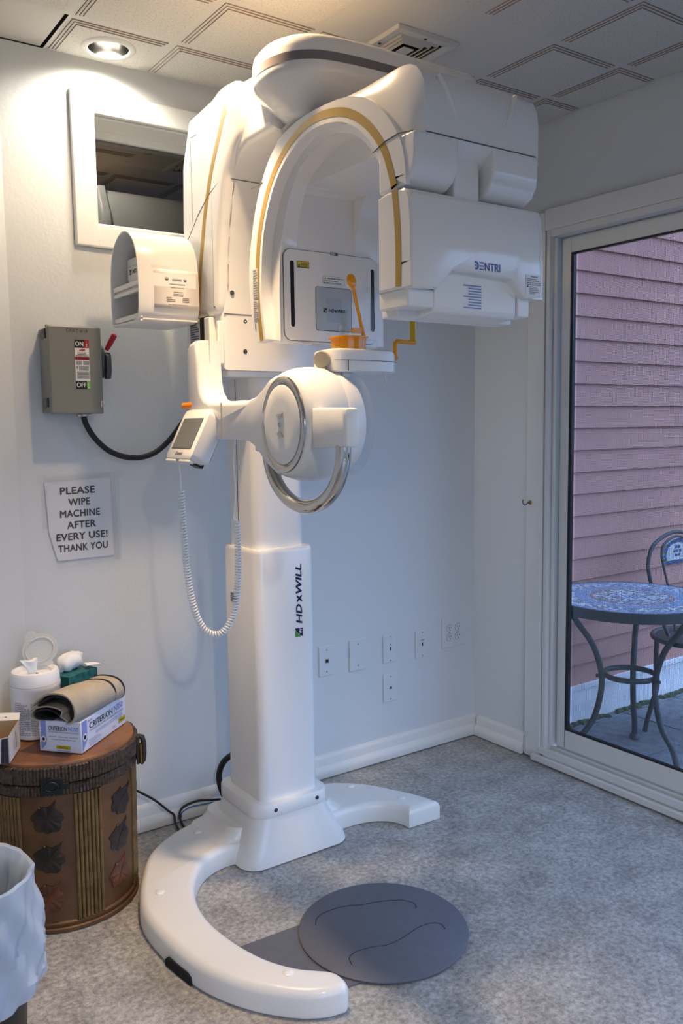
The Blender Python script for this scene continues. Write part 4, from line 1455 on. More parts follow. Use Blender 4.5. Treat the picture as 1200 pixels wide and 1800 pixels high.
fr2 = lambda x, y, h=0: FP(x, y, 0.0009 + h)
hdx_logo(b, fr2, -1.2275, 1.6385, 0.0085, 0.072, 3, 4, 5)
build('display_panel', b, [GREYPAN, GREYPAN2, SEAM, INK, GREEN, TEXTW], fp, label='grey display panel with HDXWILL lettering', smooth=0, weld=False)
b = B()
rect(b, FP, -1.308, 1.747, -1.270, 1.764, 1)
rect(b, FP, -1.307, 1.748, -1.271, 1.763, 0, 0.0002)
b.add([FP(-1.305, 1.748, 0.0004), FP(-1.298, 1.748, 0.0004), FP(-1.3015, 1.757, 0.0004)], [(0, 1, 2)], 1)
lines(b, FP, -1.296, -1.275, 1.747, 1.760, 4, 1, h=0.0004, gap=0.0)
build('warning_label', b, [YELLOWLBL, INK], fp, label='yellow warning label', smooth=0, weld=False)
b = B()
rect(b, FP, -1.227, 1.7125, -1.157, 1.7325, 1)
rect(b, FP, -1.2264, 1.7131, -1.1576, 1.7319, 0, 0.0002)
b.add([FP(-1.2235, 1.7245, 0.0004), FP(-1.2155, 1.7245, 0.0004), FP(-1.2195, 1.7315, 0.0004)], [(0, 1, 2)], 2)
lines(b, FP, -1.212, -1.160, 1.724, 1.731, 1, 1, h=0.0004, gap=0.0)
lines(b, FP, -1.225, -1.160, 1.7135, 1.7225, 2, 1, h=0.0004, gap=0.3)
build('notice_label', b, [WHITELBL, GREYINK, YELLOWLBL], fp, label='white notice label', smooth=0, weld=False)
b = B()
rect(b, FP, -1.203, 1.788, -1.178, 1.7955, 1)
rect(b, FP, -1.2015, 1.7895, -1.186, 1.794, 0, 0.0003)
build('latch', b, [KNOB, SEAM], fp, smooth=0, weld=False)
b = B()
frs = frame((AX0, -0.640, 0), (0, -1, 0), (0, 0, 1), 0.0012)
for (z0, z1, kk, rows) in ((1.665, 1.742, 0, 12), (1.612, 1.662, 0, 9)):
    rect(b, frs, 0.0, z0, 0.026, z1, 0)
    lines(b, frs, 0.002, 0.024, z0 + 0.001, z1 - 0.001, rows, 1, h=0.0003)
for z in (1.722, 1.707):
    b.add([frs(0.0015, z, 0.0006), frs(0.0065, z, 0.0006), frs(0.004, z + 0.007, 0.0006)], [(0, 1, 2)], 2)
rect(b, frs, 0.006, 1.590, 0.012, 1.604, 1)
build('side_labels', b, [mat('clear_label', (0.62, 0.61, 0.58), 0.4), GREYINK, YELLOWLBL], carm, label='small printed labels', smooth=0, weld=False)
b = B().box(-1.30, -1.262, -0.705, -0.690, 1.5515, 1.5545)
build('underside_latch', b, PLASTIC2, carm, bevel=0.001)

# --- sensor head
SX0, SX1 = AX0, mx(AX0) + 0.004
YF = -1.287
b = B()
side = [(-1.172, 1.612), (-1.172, 1.806), (-1.205, 1.812), (-1.255, 1.812), (-1.272, 1.806), (-1.280, 1.79), (YF + 0.002, 1.74), (YF + 0.002, 1.660), (-1.255, 1.655), (-1.255, 1.612)]
sh_ = []
for dx, d in ((0.0, 0.006), (0.004, 0.001), (0.008, 0.0)):
    sh_.append((dx, d))
b.loft([[V(SX0 + dx, u, v) for u, v in inset(side, d)] for dx, d in sh_] + [[V(SX1 - dx, u, v) for u, v in inset(side, d)] for dx, d in sh_[::-1]])
sens = build('sensor_head', b, PLASTIC, mc, smooth=35)
for xa, xb in ((SX0, SX0 + 0.058), (SX1 - 0.040, SX1)):
    b = B()
    blk = [(-1.240, 1.6125), (-1.240, 1.668), (YF + 0.0022, 1.668), (YF + 0.0022, 1.6125)]
    b.loft([[V(xa, u, v) for u, v in inset(blk, 0.003)], [V(xa + 0.003, u, v) for u, v in blk], [V(xb - 0.003, u, v) for u, v in blk], [V(xb, u, v) for u, v in inset(blk, 0.003)]])
    build('lower_corner', b, PLASTIC, sens, smooth=0)
# face shell with the raised lower edge
face = [(SX0 + 0.003, 1.6105), (-1.333, 1.6145), (-1.292, 1.6535), (-1.282, 1.656), (-1.130, 1.6505), (-1.118, 1.648), (-1.080, 1.6130), (-1.072, 1.6110), (SX1 - 0.004, 1.6155), (SX1 - 0.002, 1.62), (SX1 - 0.004, 1.74), (SX1 - 0.010, 1.798), (SX1 - 0.016, 1.8035), (SX0 + 0.010, 1.8005), (SX0 + 0.004, 1.795)]
b = B()
fy = lambda z: YF if z < 1.76 else YF + (z - 1.76) * 0.16
b.loft([[V(x, -1.256, z) for x, z in face], [V(x, fy(z) + 0.006, z) for x, z in face], [V(x, fy(z) + 0.0015, z) for x, z in inset(face, 0.0018)], [V(x, fy(z), z) for x, z in inset(face, 0.006)]])
shell = build('sensor_face', b, PLASTIC, sens, smooth=25)
b = B().prism([(-1.172, 1.62), (-1.264, 1.66), (-1.268, 1.62), (-1.268, 1.576), (-1.262, 1.567), (-1.175, 1.560)], lambda u, v, w: V(w, u, v), -1.328, -1.087)
build('lower_insert', b, PLASTIC2, sens, smooth=30, bevel=0.005, seg=3)
b = B().box(SX0 + 0.004, -1.330, -1.268, -1.172, 1.576, 1.613).box(-1.082, SX1 - 0.028, -1.268, -1.172, 1.573, 1.618).box(SX0 + 0.02, SX1 - 0.03, -1.215, -1.160, 1.562, 1.60)
build('lower_skirt', b, PLASTIC2, sens, bevel=0.003)
b = B()
band(b, goldc[11:] if False else [(-1.232, 1.811), (-1.240, 1.748), (-1.243, 1.68), (-1.242, 1.618)], SX0, 0.0185, -0.0006)
build('gold_stripe', b, GOLD, sens, label='gold stripe', smooth=0)
FS = frame((0, YF, 0), (1, 0, 0), (0, 0, 1), 0.0007)
b = B()
# DENTRI: open D with a dot, three bar E, then plain letters
x0, z0, hh = -1.232, 1.661, 0.0165
t = 0.0032
Dp = [(0, hh), (0.006, hh), (0.0095, hh * 0.88), (0.0112, hh * 0.65), (0.0112, hh * 0.35), (0.0095, hh * 0.12), (0.006, 0), (0, 0)]
Dm = [Vector((x0 + p[0], z0 + p[1])) for p in Dp]
Di = [Vector((x0 + max(0, p[0] - 0.001) * 0.72, z0 + hh / 2 + (p[1] - hh / 2) * (1 - 2 * t / hh))) for p in Dp]
for i in range(7):
    b.quad(FS(*Dm[i]), FS(*Dm[i + 1]), FS(*Di[i + 1]), FS(*Di[i]))
rect(b, FS, x0 + 0.001, z0 + hh / 2 - 0.0014, x0 + 0.0045, z0 + hh / 2 + 0.0014)
for q in range(3):
    zc = z0 + q * (hh - t * 0.8) / 2
    rect(b, FS, x0 + 0.0135, zc, x0 + 0.0255, zc + t * 0.8)
put_text(b, FS, 'NTRI', x0 + 0.0285, z0, hh * 1.40, 0, bold=0.012, width=0.0465)
build('model_lettering', b, BLUEINK, shell, label='blue lettering reading DENTRI', smooth=0, weld=False)
b = B()
FI = frame((0, -1.268, 0), (1, 0, 0), (0, 0, 1), 0.0010)
for q in range(9):
    zz = 1.5825 + q * 0.0058
    long_ = q in (0, 4, 8)
    rect(b, FI, -1.247 if long_ else -1.233, zz, -1.195, zz + 0.0022)
build('scale_marks', b, mat('blue_print', (0.16, 0.22, 0.50), 0.4), sens, label='blue scale marks', smooth=0, weld=False)
b = B()
rect(b, FS, -1.0775, 1.619, -1.0275, 1.664, 0)
lines(b, FS, -1.062, -1.040, 1.658, 1.663, 1, 1, h=0.0003, gap=0)
lines(b, FS, -1.074, -1.031, 1.641, 1.657, 4, 1, h=0.0003)
b.add([FS(-1.0755, 1.637, 0.0003), FS(-1.070, 1.637, 0.0003), FS(-1.070, 1.642, 0.0003)], [(0, 1, 2)], 2)
lines(b, FS, -1.067, -1.035, 1.622, 1.640, 5, 1, h=0.0003)
build('rating_label', b, [WHITELBL, GREYINK, INK], shell, label='white rating label', smooth=0, weld=False)

# --- patient support: L post, arm, drum
sup = empty('patient_support', (-1.435, -0.45, 1.34), None, None)
put(sup, mc)
sup.location = (-1.435, -0.45, 1.34)
WM[sup.name] = Matrix.Translation(V(-1.435, -0.45, 1.34))
PX0, PX1 = -1.486, -1.409
Lp = cat2([(-0.405, 1.545), (-0.408, 1.565), (-0.425, 1.577), (-0.46, 1.577)], 4)
Lp = [(-0.395, 1.30), (-0.395, 1.535), (-0.402, 1.556), (-0.418, 1.569), (-0.440, 1.574), (-0.463, 1.574), (-0.466, 1.50), (-0.470, 1.46), (-0.480, 1.432), (-0.500, 1.413), (-0.53, 1.405), (-0.63, 1.403), (-0.690, 1.404), (-0.720, 1.412), (-0.745, 1.43), (-0.77, 1.452), (-0.80, 1.462), (-0.88, 1.45), (-0.88, 1.22), (-0.80, 1.215), (-0.75, 1.245), (-0.72, 1.28), (-0.69, 1.298), (-0.63, 1.303)]
b = B()
b.loft([[V(PX0 + dx, u, v) for u, v in inset(Lp, d)] for dx, d in ((0, 0.014), (0.002, 0.006), (0.008, 0.0015), (0.016, 0))] + [[V(PX1 - dx, u, v) for u, v in inset(Lp, d)] for dx, d in ((0.008, 0), (0.003, 0.002), (0, 0.008))])
b.v = [(x + (0.046 if x < -1.45 else 0.028) * max(0, min(1, (-0.58 - y) / 0.20)), y, z) for x, y, z in b.v]
post = build('support_arm', b, PLASTIC2, sup, smooth=40)
for q_ in (B().box(-1.4472, -1.4460, -0.4655, -0.463, 1.45, 1.574), B().box(-1.4472, -1.446, -0.46, -0.41, 1.5735, 1.5755), B().box(PX0 - 0.0002, PX0 + 0.004, -0.6005, -0.5995, 1.305, 1.40)):
    build('shell_seam', q_, mat('seam_light', (0.42, 0.40, 0.37), 0.6), post, smooth=0)
b = B()
fr = frame((-1.435, -0.70, 1.4046), (1, 0, 0), (0, 1, 0), 0.0014)
rect(b, fr, -0.012, 0.0, 0.018, 0.065, 0)
lines(b, lambda x, y, h=0: fr(0.018 - y, x, h), 0.004, 0.062, 0.002, 0.028, 4, 1, h=0.0003)
build('arm_label', b, [mat('beige_label', (0.66, 0.60, 0.48), 0.4), GREYINK], post, smooth=0, weld=False)

DYc, DZc = -0.850, 1.340
AXD = (V(0, 1, 0), V(0, 0, 1), V(-1, 0, 0))
SY = 0.86


def drum(prof, name, m, parent, n=64, yo=0.0, **k):
    return build(name, B().lathe([(r, z) for r, z in prof], (0, DYc + yo, DZc), n, AXD, sx=SY, **k), m, parent, smooth=35)


dr = drum([(0.108, 1.4465), (0.118, 1.444), (0.128, 1.434), (0.137, 1.405), (0.140, 1.375), (0.139, 1.345), (0.133, 1.325), (0.10, 1.322)], 'support_drum', PLASTIC2, sup)
drum([(0.1165, 1.4455), (0.1155, 1.4490), (0.111, 1.4515), (0.104, 1.4515), (0.0985, 1.4490), (0.098, 1.4455)], 'chrome_ring', CHROME, dr, caps=False)
drum([(0.097, 1.446), (0.0965, 1.4505), (0.09, 1.4535), (0.06, 1.4545), (0.003, 1.455)], 'round_cover', PLASTIC2, dr)
b = B()
fd = lambda y, z, h=0: V(-1.4552 - h, DYc - y, DZc + z)
for sg in (1, -1):
    P = [(0.016, 0.026), (0.010, 0.0165), (0.002, 0.0135), (-0.008, 0.0135), (-0.013, 0.0165), (-0.008, 0.021), (0.002, 0.0215), (0.009, 0.021)]
    b.prism([(u, v * sg * 0.9 + (0.006 if sg > 0 else -0.006)) for u, v in P], lambda u, v, w: fd(u, v, w), 0.0, 0.003)
b.ball((-1.456, DYc + 0.003, DZc), 0.003, 0.0045, 0.006, 14, 8)
build('chrome_emblem', b, CHROME, dr, label='chrome emblem', smooth=40)
drum([(0.10, 1.330), (0.126, 1.326), (0.128, 1.310), (0.112, 1.275), (0.085, 1.262), (0.01, 1.258)], 'inner_drum', PLASTIC2, dr, yo=-0.01)
drum([(0.128, 1.268), (0.130, 1.266), (0.130, 1.2625), (0.003, 1.262)], 'clear_shield', CLEARP, dr, yo=-0.012)
# handle bracket and chrome hand rail
b = B()
bk = [(-0.962, 1.284), (-0.962, 1.378), (-1.03, 1.3775), (-1.085, 1.376), (-1.098, 1.372), (-1.103, 1.36), (-1.103, 1.298), (-1.097, 1.290), (-1.08, 1.288)]
b.loft([[V(-1.438 + dx, u, v) for u, v in inset(bk, d)] for dx, d in ((0, 0.007), (0.003, 0.002), (0.009, 0))] + [[V(-1.398 - dx, u, v) for u, v in inset(bk, d)] for dx, d in ((0.006, 0), (0.002, 0.002), (0, 0.006))])
build('rail_bracket', b, PLASTIC2, sup, smooth=40)
b = B().box(-1.444, -1.40, -0.752, -0.70, 1.272, 1.300)
build('rail_socket', b, PLASTIC2, sup, bevel=0.006)
hy, hz, ha, hb = -0.899, 1.282, 0.166, 0.140
pts = [V(-1.420, hy + ha, 1.30)] + [V(-1.420, hy + ha * math.cos(t), hz - hb * math.sin(t)) for t in [PI * i / 40 for i in range(41)]] + [V(-1.420, hy - ha, 1.30)]
b = B().tube(pts, 0.0175, 18)
build('hand_rail', b, CHROME, sup, label='chrome hand rail', smooth=60)

# --- chin rest
ch_ = empty('chin_rest', (-1.24, -0.87, 1.50), None, None)
put(ch_, mc)
ch_.location = (-1.24, -0.87, 1.50)
WM[ch_.name] = Matrix.Translation(V(-1.24, -0.87, 1.50))
b = B()
cp = [(-1.322, -0.80), (-1.330, -0.875), (-1.324, -0.895), (-1.31, -0.905), (-1.28, -0.910), (-1.20, -0.912), (-1.150, -0.905), (-1.128, -0.885), (-1.124, -0.86), (-1.124, -0.80)]
b.loft([[V(x, y, z) for x, y in inset(cp, d)] for z, d in ((1.468, 0.004), (1.471, 0.0), (1.512, 0.0), (1.521, 0.003), (1.525, 0.012))])
crest = build('chin_block', b, PLASTIC2, ch_, smooth=40)
b = B()
b.tube([V(-1.3295, -0.87, 1.4955), V(-1.3235, -0.895, 1.4955), V(-1.31, -0.9055, 1.4955), V(-1.28, -0.9105, 1.4955), V(-1.20, -0.9125, 1.4955), V(-1.145, -0.9055, 1.4955), V(-1.1215, -0.885, 1.4955)], 0.0007, 6)
build('block_seam', b, SEAM, crest, smooth=0)
build('block_seam', B().box(-1.2935, -1.2925, -0.9105, -0.9085, 1.470, 1.495), SEAM, crest, smooth=0)
kn = V(-0.80, -0.60, 0).normalized()
b = B().lathe([(0.004, 0.0), (0.0195, 0.0), (0.0205, 0.003), (0.0205, 0.020), (0.019, 0.0228), (0.003, 0.0232)], V(-1.333, -0.862, 1.497), 30, (V(-kn.y, kn.x, 0), V(0, 0, 1), kn))
build('knob', b, KNOB, ch_, label='champagne coloured knob', smooth=40)
b = B().box(-1.355, -1.29, -0.88, -0.81, 1.405, 1.47).box(-1.292, -1.262, -0.885, -0.82, 1.455, 1.47)
build('chin_post', b, PLASTIC2, ch_, bevel=0.008)
b = B().tube([V(-1.165, -0.885, 1.472), V(-1.165, -0.888, 1.452), V(-1.162, -0.890, 1.444)], [0.0055, 0.005, 0.006], 10)
build('small_lever', b, FROST, ch_)
# amber bite cup and stick
b = B()
cup = cat2([(-1.286, -0.845), (-1.283, -0.868), (-1.262, -0.884), (-1.235, -0.886), (-1.214, -0.874), (-1.210, -0.846), (-1.215, -0.82), (-1.235, -0.808), (-1.262, -0.808), (-1.282, -0.82)], 3)
b.loft([[V(x, y, z) for x, y in inset(cup, d)] for z, d in ((1.5255, 0.0), (1.557, -0.001))])
b.loft([[V(x, y, z) for x, y in inset(cup, d)] for z, d in ((1.5545, -0.001), (1.5545, -0.007), (1.5585, -0.007), (1.5585, 0.002))], caps=False)
cupo = build('bite_cup', b, AMBER, ch_, label='orange bite cup', smooth=40)
build('clear_guard', B().box(-1.210, -1.176, -0.872, -0.826, 1.5255, 1.553), CLEARP, ch_, bevel=0.003)
build('clear_tab', B().box(-1.282, -1.252, -0.86, -0.852, 1.5585, 1.585), CLEARP, ch_, bevel=0.003)
b = B()
s0, s1 = V(-1.209, -0.862, 1.557), V(-1.243, -0.862, 1.682)
dd = (s1 - s0).normalized()
b.tube([s0, s0.lerp(s1, 0.3), s0.lerp(s1, 0.7), s1], [0.0055, 0.0048, 0.0043, 0.0050], 12)
ax2 = V(0.15, -1, 0.05).normalized()
ax1 = ax2.cross(dd).normalized()
hc = s1 + dd * 0.014
b.lathe([(0.003, -0.0042), (0.0125, -0.0042), (0.0145, -0.002), (0.0145, 0.002), (0.0125, 0.0042), (0.003, 0.0042)], hc, 24, (ax1, dd, ax2), sy=1.22)
b.box(-1.247, -1.218, -0.866, -0.858, 1.567, 1.580)
build('bite_stick', b, AMBER, ch_, label='orange bite stick', smooth=45)
b = B()
b.tube([V(-1.112, -0.862, 1.506), V(-1.105, -0.862, 1.512)], 0.007, 10)
bar = [V(-1.108, -0.862, 1.508), V(-1.1085, -0.862, 1.535), V(-1.1085, -0.862, 1.5475), V(-1.103, -0.862, 1.5525), V(-1.06, -0.862, 1.5525), V(-1.042, -0.862, 1.5525)]
b.tube(bar, 0.0062, 12)
build('temple_bar', b, AMBER, ch_, label='amber cranked bar', smooth=50)
b = B().tube([V(-1.048, -0.862, 1.556), V(-1.048, -0.862, 1.672)], 0.0085, 14)
build('temple_rod', b, AMBERY, ch_, label='yellow clear rod', smooth=50)

# --- touch panel and spiral cord
tp = empty('touch_panel', (-1.51, -0.50, 1.32), None, None)
put(tp, mc)
tp.location = (-1.51, -0.50, 1.32)
WM[tp.name] = Matrix.Translation(V(-1.51, -0.50, 1.32))
tl_, bl_ = V(-1.492, -0.396, 1.385), V(-1.560, -0.396, 1.252)
uu = V(0, -1, 0)
vv = (tl_ - bl_).normalized()
nn = uu.cross(vv).normalized()
if nn.x > 0:
    nn = -nn
W_, H_ = 0.162, (tl_ - bl_).length
pn = rrect(0, W_, 0, H_, 0.018, 5)
pf = lambda x, y, h=0: bl_ + uu * x + vv * y + nn * h
b = B()
b.loft([[pf(x, y, h) for x, y in inset(pn, d)] for h, d in ((-0.066, 0.022), (-0.062, 0.014), (-0.044, 0.002), (-0.020, 0.0), (-0.002, 0.001), (0.0, 0.005))])
pb = build('panel_body', b, PLASTIC2, tp, smooth=40)
b = B()
b.add([pf(x, y, 0.0006) for x, y in ((0.020, 0.030), (0.142, 0.030), (0.142, 0.122), (0.020, 0.122))], [(0, 1, 2, 3)], 1)
b.add([pf(x, y, 0.0010) for x, y in ((0.022, 0.032), (0.140, 0.032), (0.140, 0.120), (0.022, 0.120))], [(0, 1, 2, 3)], 0)
build('screen', b, [SCREEN, SEAM], pb, label='dark touch screen', smooth=0, weld=False)
b = B()
put_text(b, lambda x, y, h=0: pf(x, y, 0.0009), 'Dentri', 0.060, 0.012, 0.014, 0, shear=0.25, bold=0.01, width=0.045)
build('panel_lettering', b, INK, pb, smooth=0, weld=False)
for x in (0.006, 0.092):
    b = B().obox(pf(x + 0.032, -0.003, -0.010), (uu, vv, nn), (0.032, 0.004, 0.008))
    build('panel_button', b, PLASTIC2, pb, bevel=0.002)
b = B().obox(pf(0.125, 0.002, -0.042), (uu, vv, nn), (0.02, 0.006, 0.012))
build('underside_port', b, BLACK, pb, bevel=0.002)
b = B().box(-1.485, -1.45, -0.49, -0.43, 1.315, 1.39)
build('panel_mount', b, PLASTIC2, tp, bevel=0.006)
b = B().tube([V(-1.501, -0.398, 1.396), V(-1.480, -0.42, 1.398)], 0.008, 12)
build('clip', b, ORANGE, tp, label='orange clip', smooth=40)
cA = [V(-1.553, -0.478, 1.256), V(-1.553, -0.479, 1.23), V(-1.552, -0.48, 1.20), V(-1.552, -0.48, 1.165)]
path = catmull([cA[-1], V(-1.550, -0.484, 1.06), V(-1.545, -0.492, 0.93), V(-1.532, -0.505, 0.83), V(-1.508, -0.52, 0.776), V(-1.474, -0.535, 0.766), V(-1.446, -0.548, 0.80), V(-1.428, -0.553, 0.87), V(-1.421, -0.553, 0.97), V(-1.423, -0.553, 1.078)], 14)
pp = resample(path, 1300)
turns = 96
R_ = 0.0074
b = B()
hel = []
for i, p in enumerate(pp):
    d = (pp[min(len(pp) - 1, i + 1)] - pp[max(0, i - 1)]).normalized()
    u = V(0.4, 0.9, 0.1)
    u = (u - d * u.dot(d)).normalized()
    w = d.cross(u)
    a = 2 * PI * turns * i / (len(pp) - 1)
    hel.append(p + u * (R_ * math.cos(a)) + w * (R_ * math.sin(a)))
b.tube(hel, 0.0026, 6)
cord = build('spiral_cord', b, mat('cord_white', (0.80, 0.80, 0.79), 0.4), tp, smooth=60)
b = B().tube(catmull(cA, 4), 0.0026, 8)
b.tube(catmull([V(-1.423, -0.553, 1.078), V(-1.432, -0.553, 1.086), V(-1.430, -0.553, 1.10), V(-1.424, -0.553, 1.16), V(-1.428, -0.553, 1.24), V(-1.424, -0.553, 1.305)], 5), 0.0026, 8)
b.tube([V(-1.424, -0.553, 1.302), V(-1.424, -0.553, 1.288)], 0.0055, 10)
build('cord_lead', b, MATS['cord_white'], tp, smooth=60)

# ================================================================== ON THE MACHINE
# --- document holder hung on the side of the machine head
HXa, HXb = -1.604, -1.421
hold = empty('document_holder', (-1.51, -0.26, 1.64), 'white plastic tube shaped document holder on the left side of the machine head', 'document holder')
hp = cat2([(-0.150, 1.632), (-0.24, 1.629), (-0.320, 1.630), (-0.352, 1.645), (-0.362, 1.69), (-0.361, 1.76), (-0.350, 1.82), (-0.320, 1.865), (-0.27, 1.888), (-0.215, 1.878), (-0.170, 1.840), (-0.150, 1.78), (-0.146, 1.70)], 5) + []
b = B()
inn = inset(hp, 0.0065)
b.loft([[V(HXb, u, v) for u, v in inn], [V(HXa + 0.003, u, v) for u, v in inn], [V(HXa, u, v) for u, v in inset(hp, 0.005)], [V(HXa, u, v) for u, v in inset(hp, 0.0015)], [V(HXa + 0.003, u, v) for u, v in hp], [V(HXb - 0.012, u, v) for u, v in hp], [V(HXb - 0.003, u, v) for u, v in inset(hp, 0.003)], [V(HXb, u, v) for u, v in inset(hp, 0.010)]], caps=False)
b.add([V(HXb - 0.001, u, v) for u, v in inn], [tuple(range(len(inn)))])
build('shell', b, PLASTIC2, hold, smooth=40)
for z in (1.742, 1.652):
    b = B()
    b.box(HXa + 0.006, HXa + 0.014, -0.352, -0.156, z - 0.012, z + 0.002).box(HXa + 0.006, HXa + 0.014, -0.352, -0.156, z - 0.030 if z > 1.7 else z - 0.022, z - 0.019 if z > 1.7 else z - 0.016)
    sh = build('shelf_front', b, PLASTIC2, hold, bevel=0.002)
    b = B().box(HXa + 0.014, HXb - 0.004, -0.350, -0.156, z - 0.016, z - 0.012)
    build('shelf', b, PLASTIC2, hold, smooth=0)
# card standing in the holder
b = B()
b.box(HXa + 0.045, HXa + 0.0465, -0.335, -0.172, 1.7315, 1.825)
cd = build('brochure', b, WHITELBL, label='white brochure with green line and navy corner in the document holder', cat='brochure', smooth=0)
fr = frame((HXa + 0.045, -0.175, 1.7315), (0, -1, 0), (0, 0, 1), 0.0006)
b = B()
rect(b, fr, 0.002, 0.071, 0.158, 0.0722, 1)
hdx_logo(b, fr, 0.012, 0.050, 0.011, 0.115)
b.add([fr(0.002, 0.036), fr(0.010, 0.022), fr(0.025, 0.010), (fr(0.05, 0.003)), fr(0.002, 0.003)], [(0, 1, 2, 3, 4)], 0)
lines(b, fr, 0.07, 0.15, 0.010, 0.030, 2, 0, gap=0)
build('print', b, [NAVY, GREEN, TEXTW], cd, smooth=0, weld=False)
b = B().box(HXa + 0.048, HXa + 0.0495, -0.330, -0.23, 1.7315, 1.835)
build('leaflet', b, mat('orange_leaflet', (0.62, 0.27, 0.12), 0.6), label='orange edged leaflet standing behind the white brochure in the holder', cat='leaflet', smooth=0)
# certificate taped on the outside of the holder
cx0, cx1 = -1.560, -1.424
ext = [(-0.3645, 1.66), (-0.3648, 1.70), (-0.3643, 1.74), (-0.3635, 1.765), (-0.3625, 1.777)]
b = B()
N = 8
zz = [1.668 + (1.775 - 1.668) * i / N for i in range(N + 1)]
cyl = lambda z: -0.3632 if z < 1.70 else (-0.3632 + 0.004 * ((z - 1.70) / 0.08) ** 2)
for i in range(N):
    b.quad(V(cx0, cyl(zz[i]), zz[i]), V(cx1, cyl(zz[i]), zz[i]), V(cx1, cyl(zz[i + 1]), zz[i + 1]), V(cx0, cyl(zz[i + 1]), zz[i + 1]))
cert = build('certificate', b, CREAM, label='printed registration certificate taped to the front of the document holder', cat='certificate', smooth=40, solid=0.0004)
fr = lambda x, y, h=0: V(cx0 + x, cyl(1.668 + y) - 0.0007 - h, 1.668 + y)
b = B()
w_ = cx1 - cx0
r9 = random.Random(4)
for (xa, xb, y0, y1, k_) in ((0.055, 0.084, 0.076, 0.083, 3), (0.046, 0.093, 0.0655, 0.0695, 1), (0.050, 0.090, 0.0565, 0.0595, 1), (0.058, 0.086, 0.044, 0.048, 1), (0.057, 0.087, 0.034, 0.042, 2), (0.036, 0.062, 0.018, 0.032, 3), (0.084, 0.104, 0.018, 0.032, 3), (0.042, 0.100, 0.010, 0.0125, 1)):
    lines(b, fr, xa, xb, y0, y1, k_, 0, r9, gap=0.2)
for (xx, yy, r1) in ((0.039, 0.0805, 0.0055), (0.094, 0.0795, 0.0045)):
    P = [fr(xx + r1 * math.cos(2 * PI * i / 18), yy + r1 * math.sin(2 * PI * i / 18)) for i in range(18)]
    b.add(P, [tuple(range(18))], 0)
    P = [fr(xx + r1 * 0.7 * math.cos(PI * i / 9), yy + r1 * 0.15 + r1 * 0.6 * math.sin(PI * i / 9), 0.0003) for i in range(10)]
    b.add(P, [tuple(range(10))], 1)
build('print', b, [mat('seal_ink', (0.13, 0.12, 0.12), 0.6), CREAM], cert, smooth=0, weld=False)
b = B().quad(V(cx0 - 0.006, -0.3612, 1.775), V(cx0 + 0.05, -0.3612, 1.775), V(cx0 + 0.05, -0.3592, 1.784), V(cx0 - 0.006, -0.3592, 1.784))
build('tape', b, SLEEVE, cert, smooth=0)

# ================================================================== ON THE WALLS
# --- disconnect switch box
bx = empty('disconnect_switch', (-1.665, -0.055, 1.38), 'grey electrical disconnect box with red handle mounted on the wall', 'switch box')
X0b, X1b, Z0b, Z1b, D = -1.776, -1.621, 1.380, 1.635, 0.098
b = B().box(X0b, X1b - 0.004, -0.078, -0.0005, Z0b + 0.004, Z1b - 0.004)
enc = build('enclosure', b, GREYBOX, bx, bevel=0.003)
b = B().box(X0b - 0.001, X1b, -D, -0.079, Z0b, Z1b)
b.box(X0b - 0.003, X1b + 0.002, -0.084, -0.072, Z1b - 0.006, Z1b + 0.004)
cov = build('cover', b, GREYBOX, bx, bevel=0.004, seg=3)
for z in (1.40, 1.60):
    b = B().box(X0b - 0.0035, X0b - 0.0005, -0.072, -0.060, z, z + 0.028)
    build('hinge', b, OLDMETAL, enc, bevel=0.001)
    for r_ in (0.017, 0.011):
        b = B().lathe([(r_, 0.0), (r_, 0.0006), (r_ - 0.0012, 0.0006), (r_ - 0.0012, 0.0)], (X0b - 0.0003, -0.036, z + 0.012), 20, (V(0, 1, 0), V(0, 0, 1), V(-1, 0, 0)), caps=False)
        build('knockout', b, mat('grey_enamel_dark', (0.16, 0.165, 0.15), 0.5), enc, smooth=0)
fr = frame((-1.7025, -D, 0), (1, 0, 0), (0, 0, 1), 0.0007)
b = B()
lw = 0.043
zt_, zb_ = 1.597, 1.453
rect(b, fr, 0, zb_, lw, zt_, 0)
rect(b, fr, 0, zt_ - 0.024, lw * 0.69, zt_, 1, 0.0003)
rect(b, fr, lw * 0.69, zt_ - 0.024, lw, zt_, 2, 0.0003)
rect(b, fr, 0, zb_, lw * 0.76, zb_ + 0.023, 1, 0.0003)
rect(b, fr, lw * 0.76, zb_, lw, zb_ + 0.023, 3, 0.0003)
f3 = lambda x, y, h=0: fr(x, y, 0.0006)
put_text(b, f3, 'ON', 0.0025, zt_ - 0.0185, 0.0185, 4, bold=0.025, width=0.024)
put_text(b, f3, 'OFF', 0.0020, zb_ + 0.0055, 0.0185, 4, bold=0.025, width=0.0285)
put_text(b, f3, 'ABB', 0.013, zt_ - 0.0335, 0.0095, 2, bold=0.05, width=0.0185)
rect(b, fr, 0.0, zt_ - 0.0595, lw, zt_ - 0.0500, 2, 0.0003)
put_text(b, f3, 'DANGER', 0.010, zt_ - 0.0570, 0.0058, 5, bold=0.02, width=0.029)
b.add([f3(0.003, zt_ - 0.0575), f3(0.008, zt_ - 0.0575), f3(0.0055, zt_ - 0.0525)], [(0, 1, 2)], 5)
for (x, y) in ((lw * 0.845, zt_ - 0.017), ):
    rect(b, f3, x - 0.0008, y - 0.004, x + 0.0008, y + 0.004, 4)
    b.add([f3(x - 0.002, y + 0.003), f3(x + 0.002, y + 0.003), f3(x, y + 0.007)], [(0, 1, 2)], 4)
    rect(b, f3, x - 0.0005, y + 0.0095, x + 0.0005, y + 0.013, 4)
x = lw * 0.88
rect(b, f3, x - 0.0006, zb_ + 0.010, x + 0.0006, zb_ + 0.017, 4)
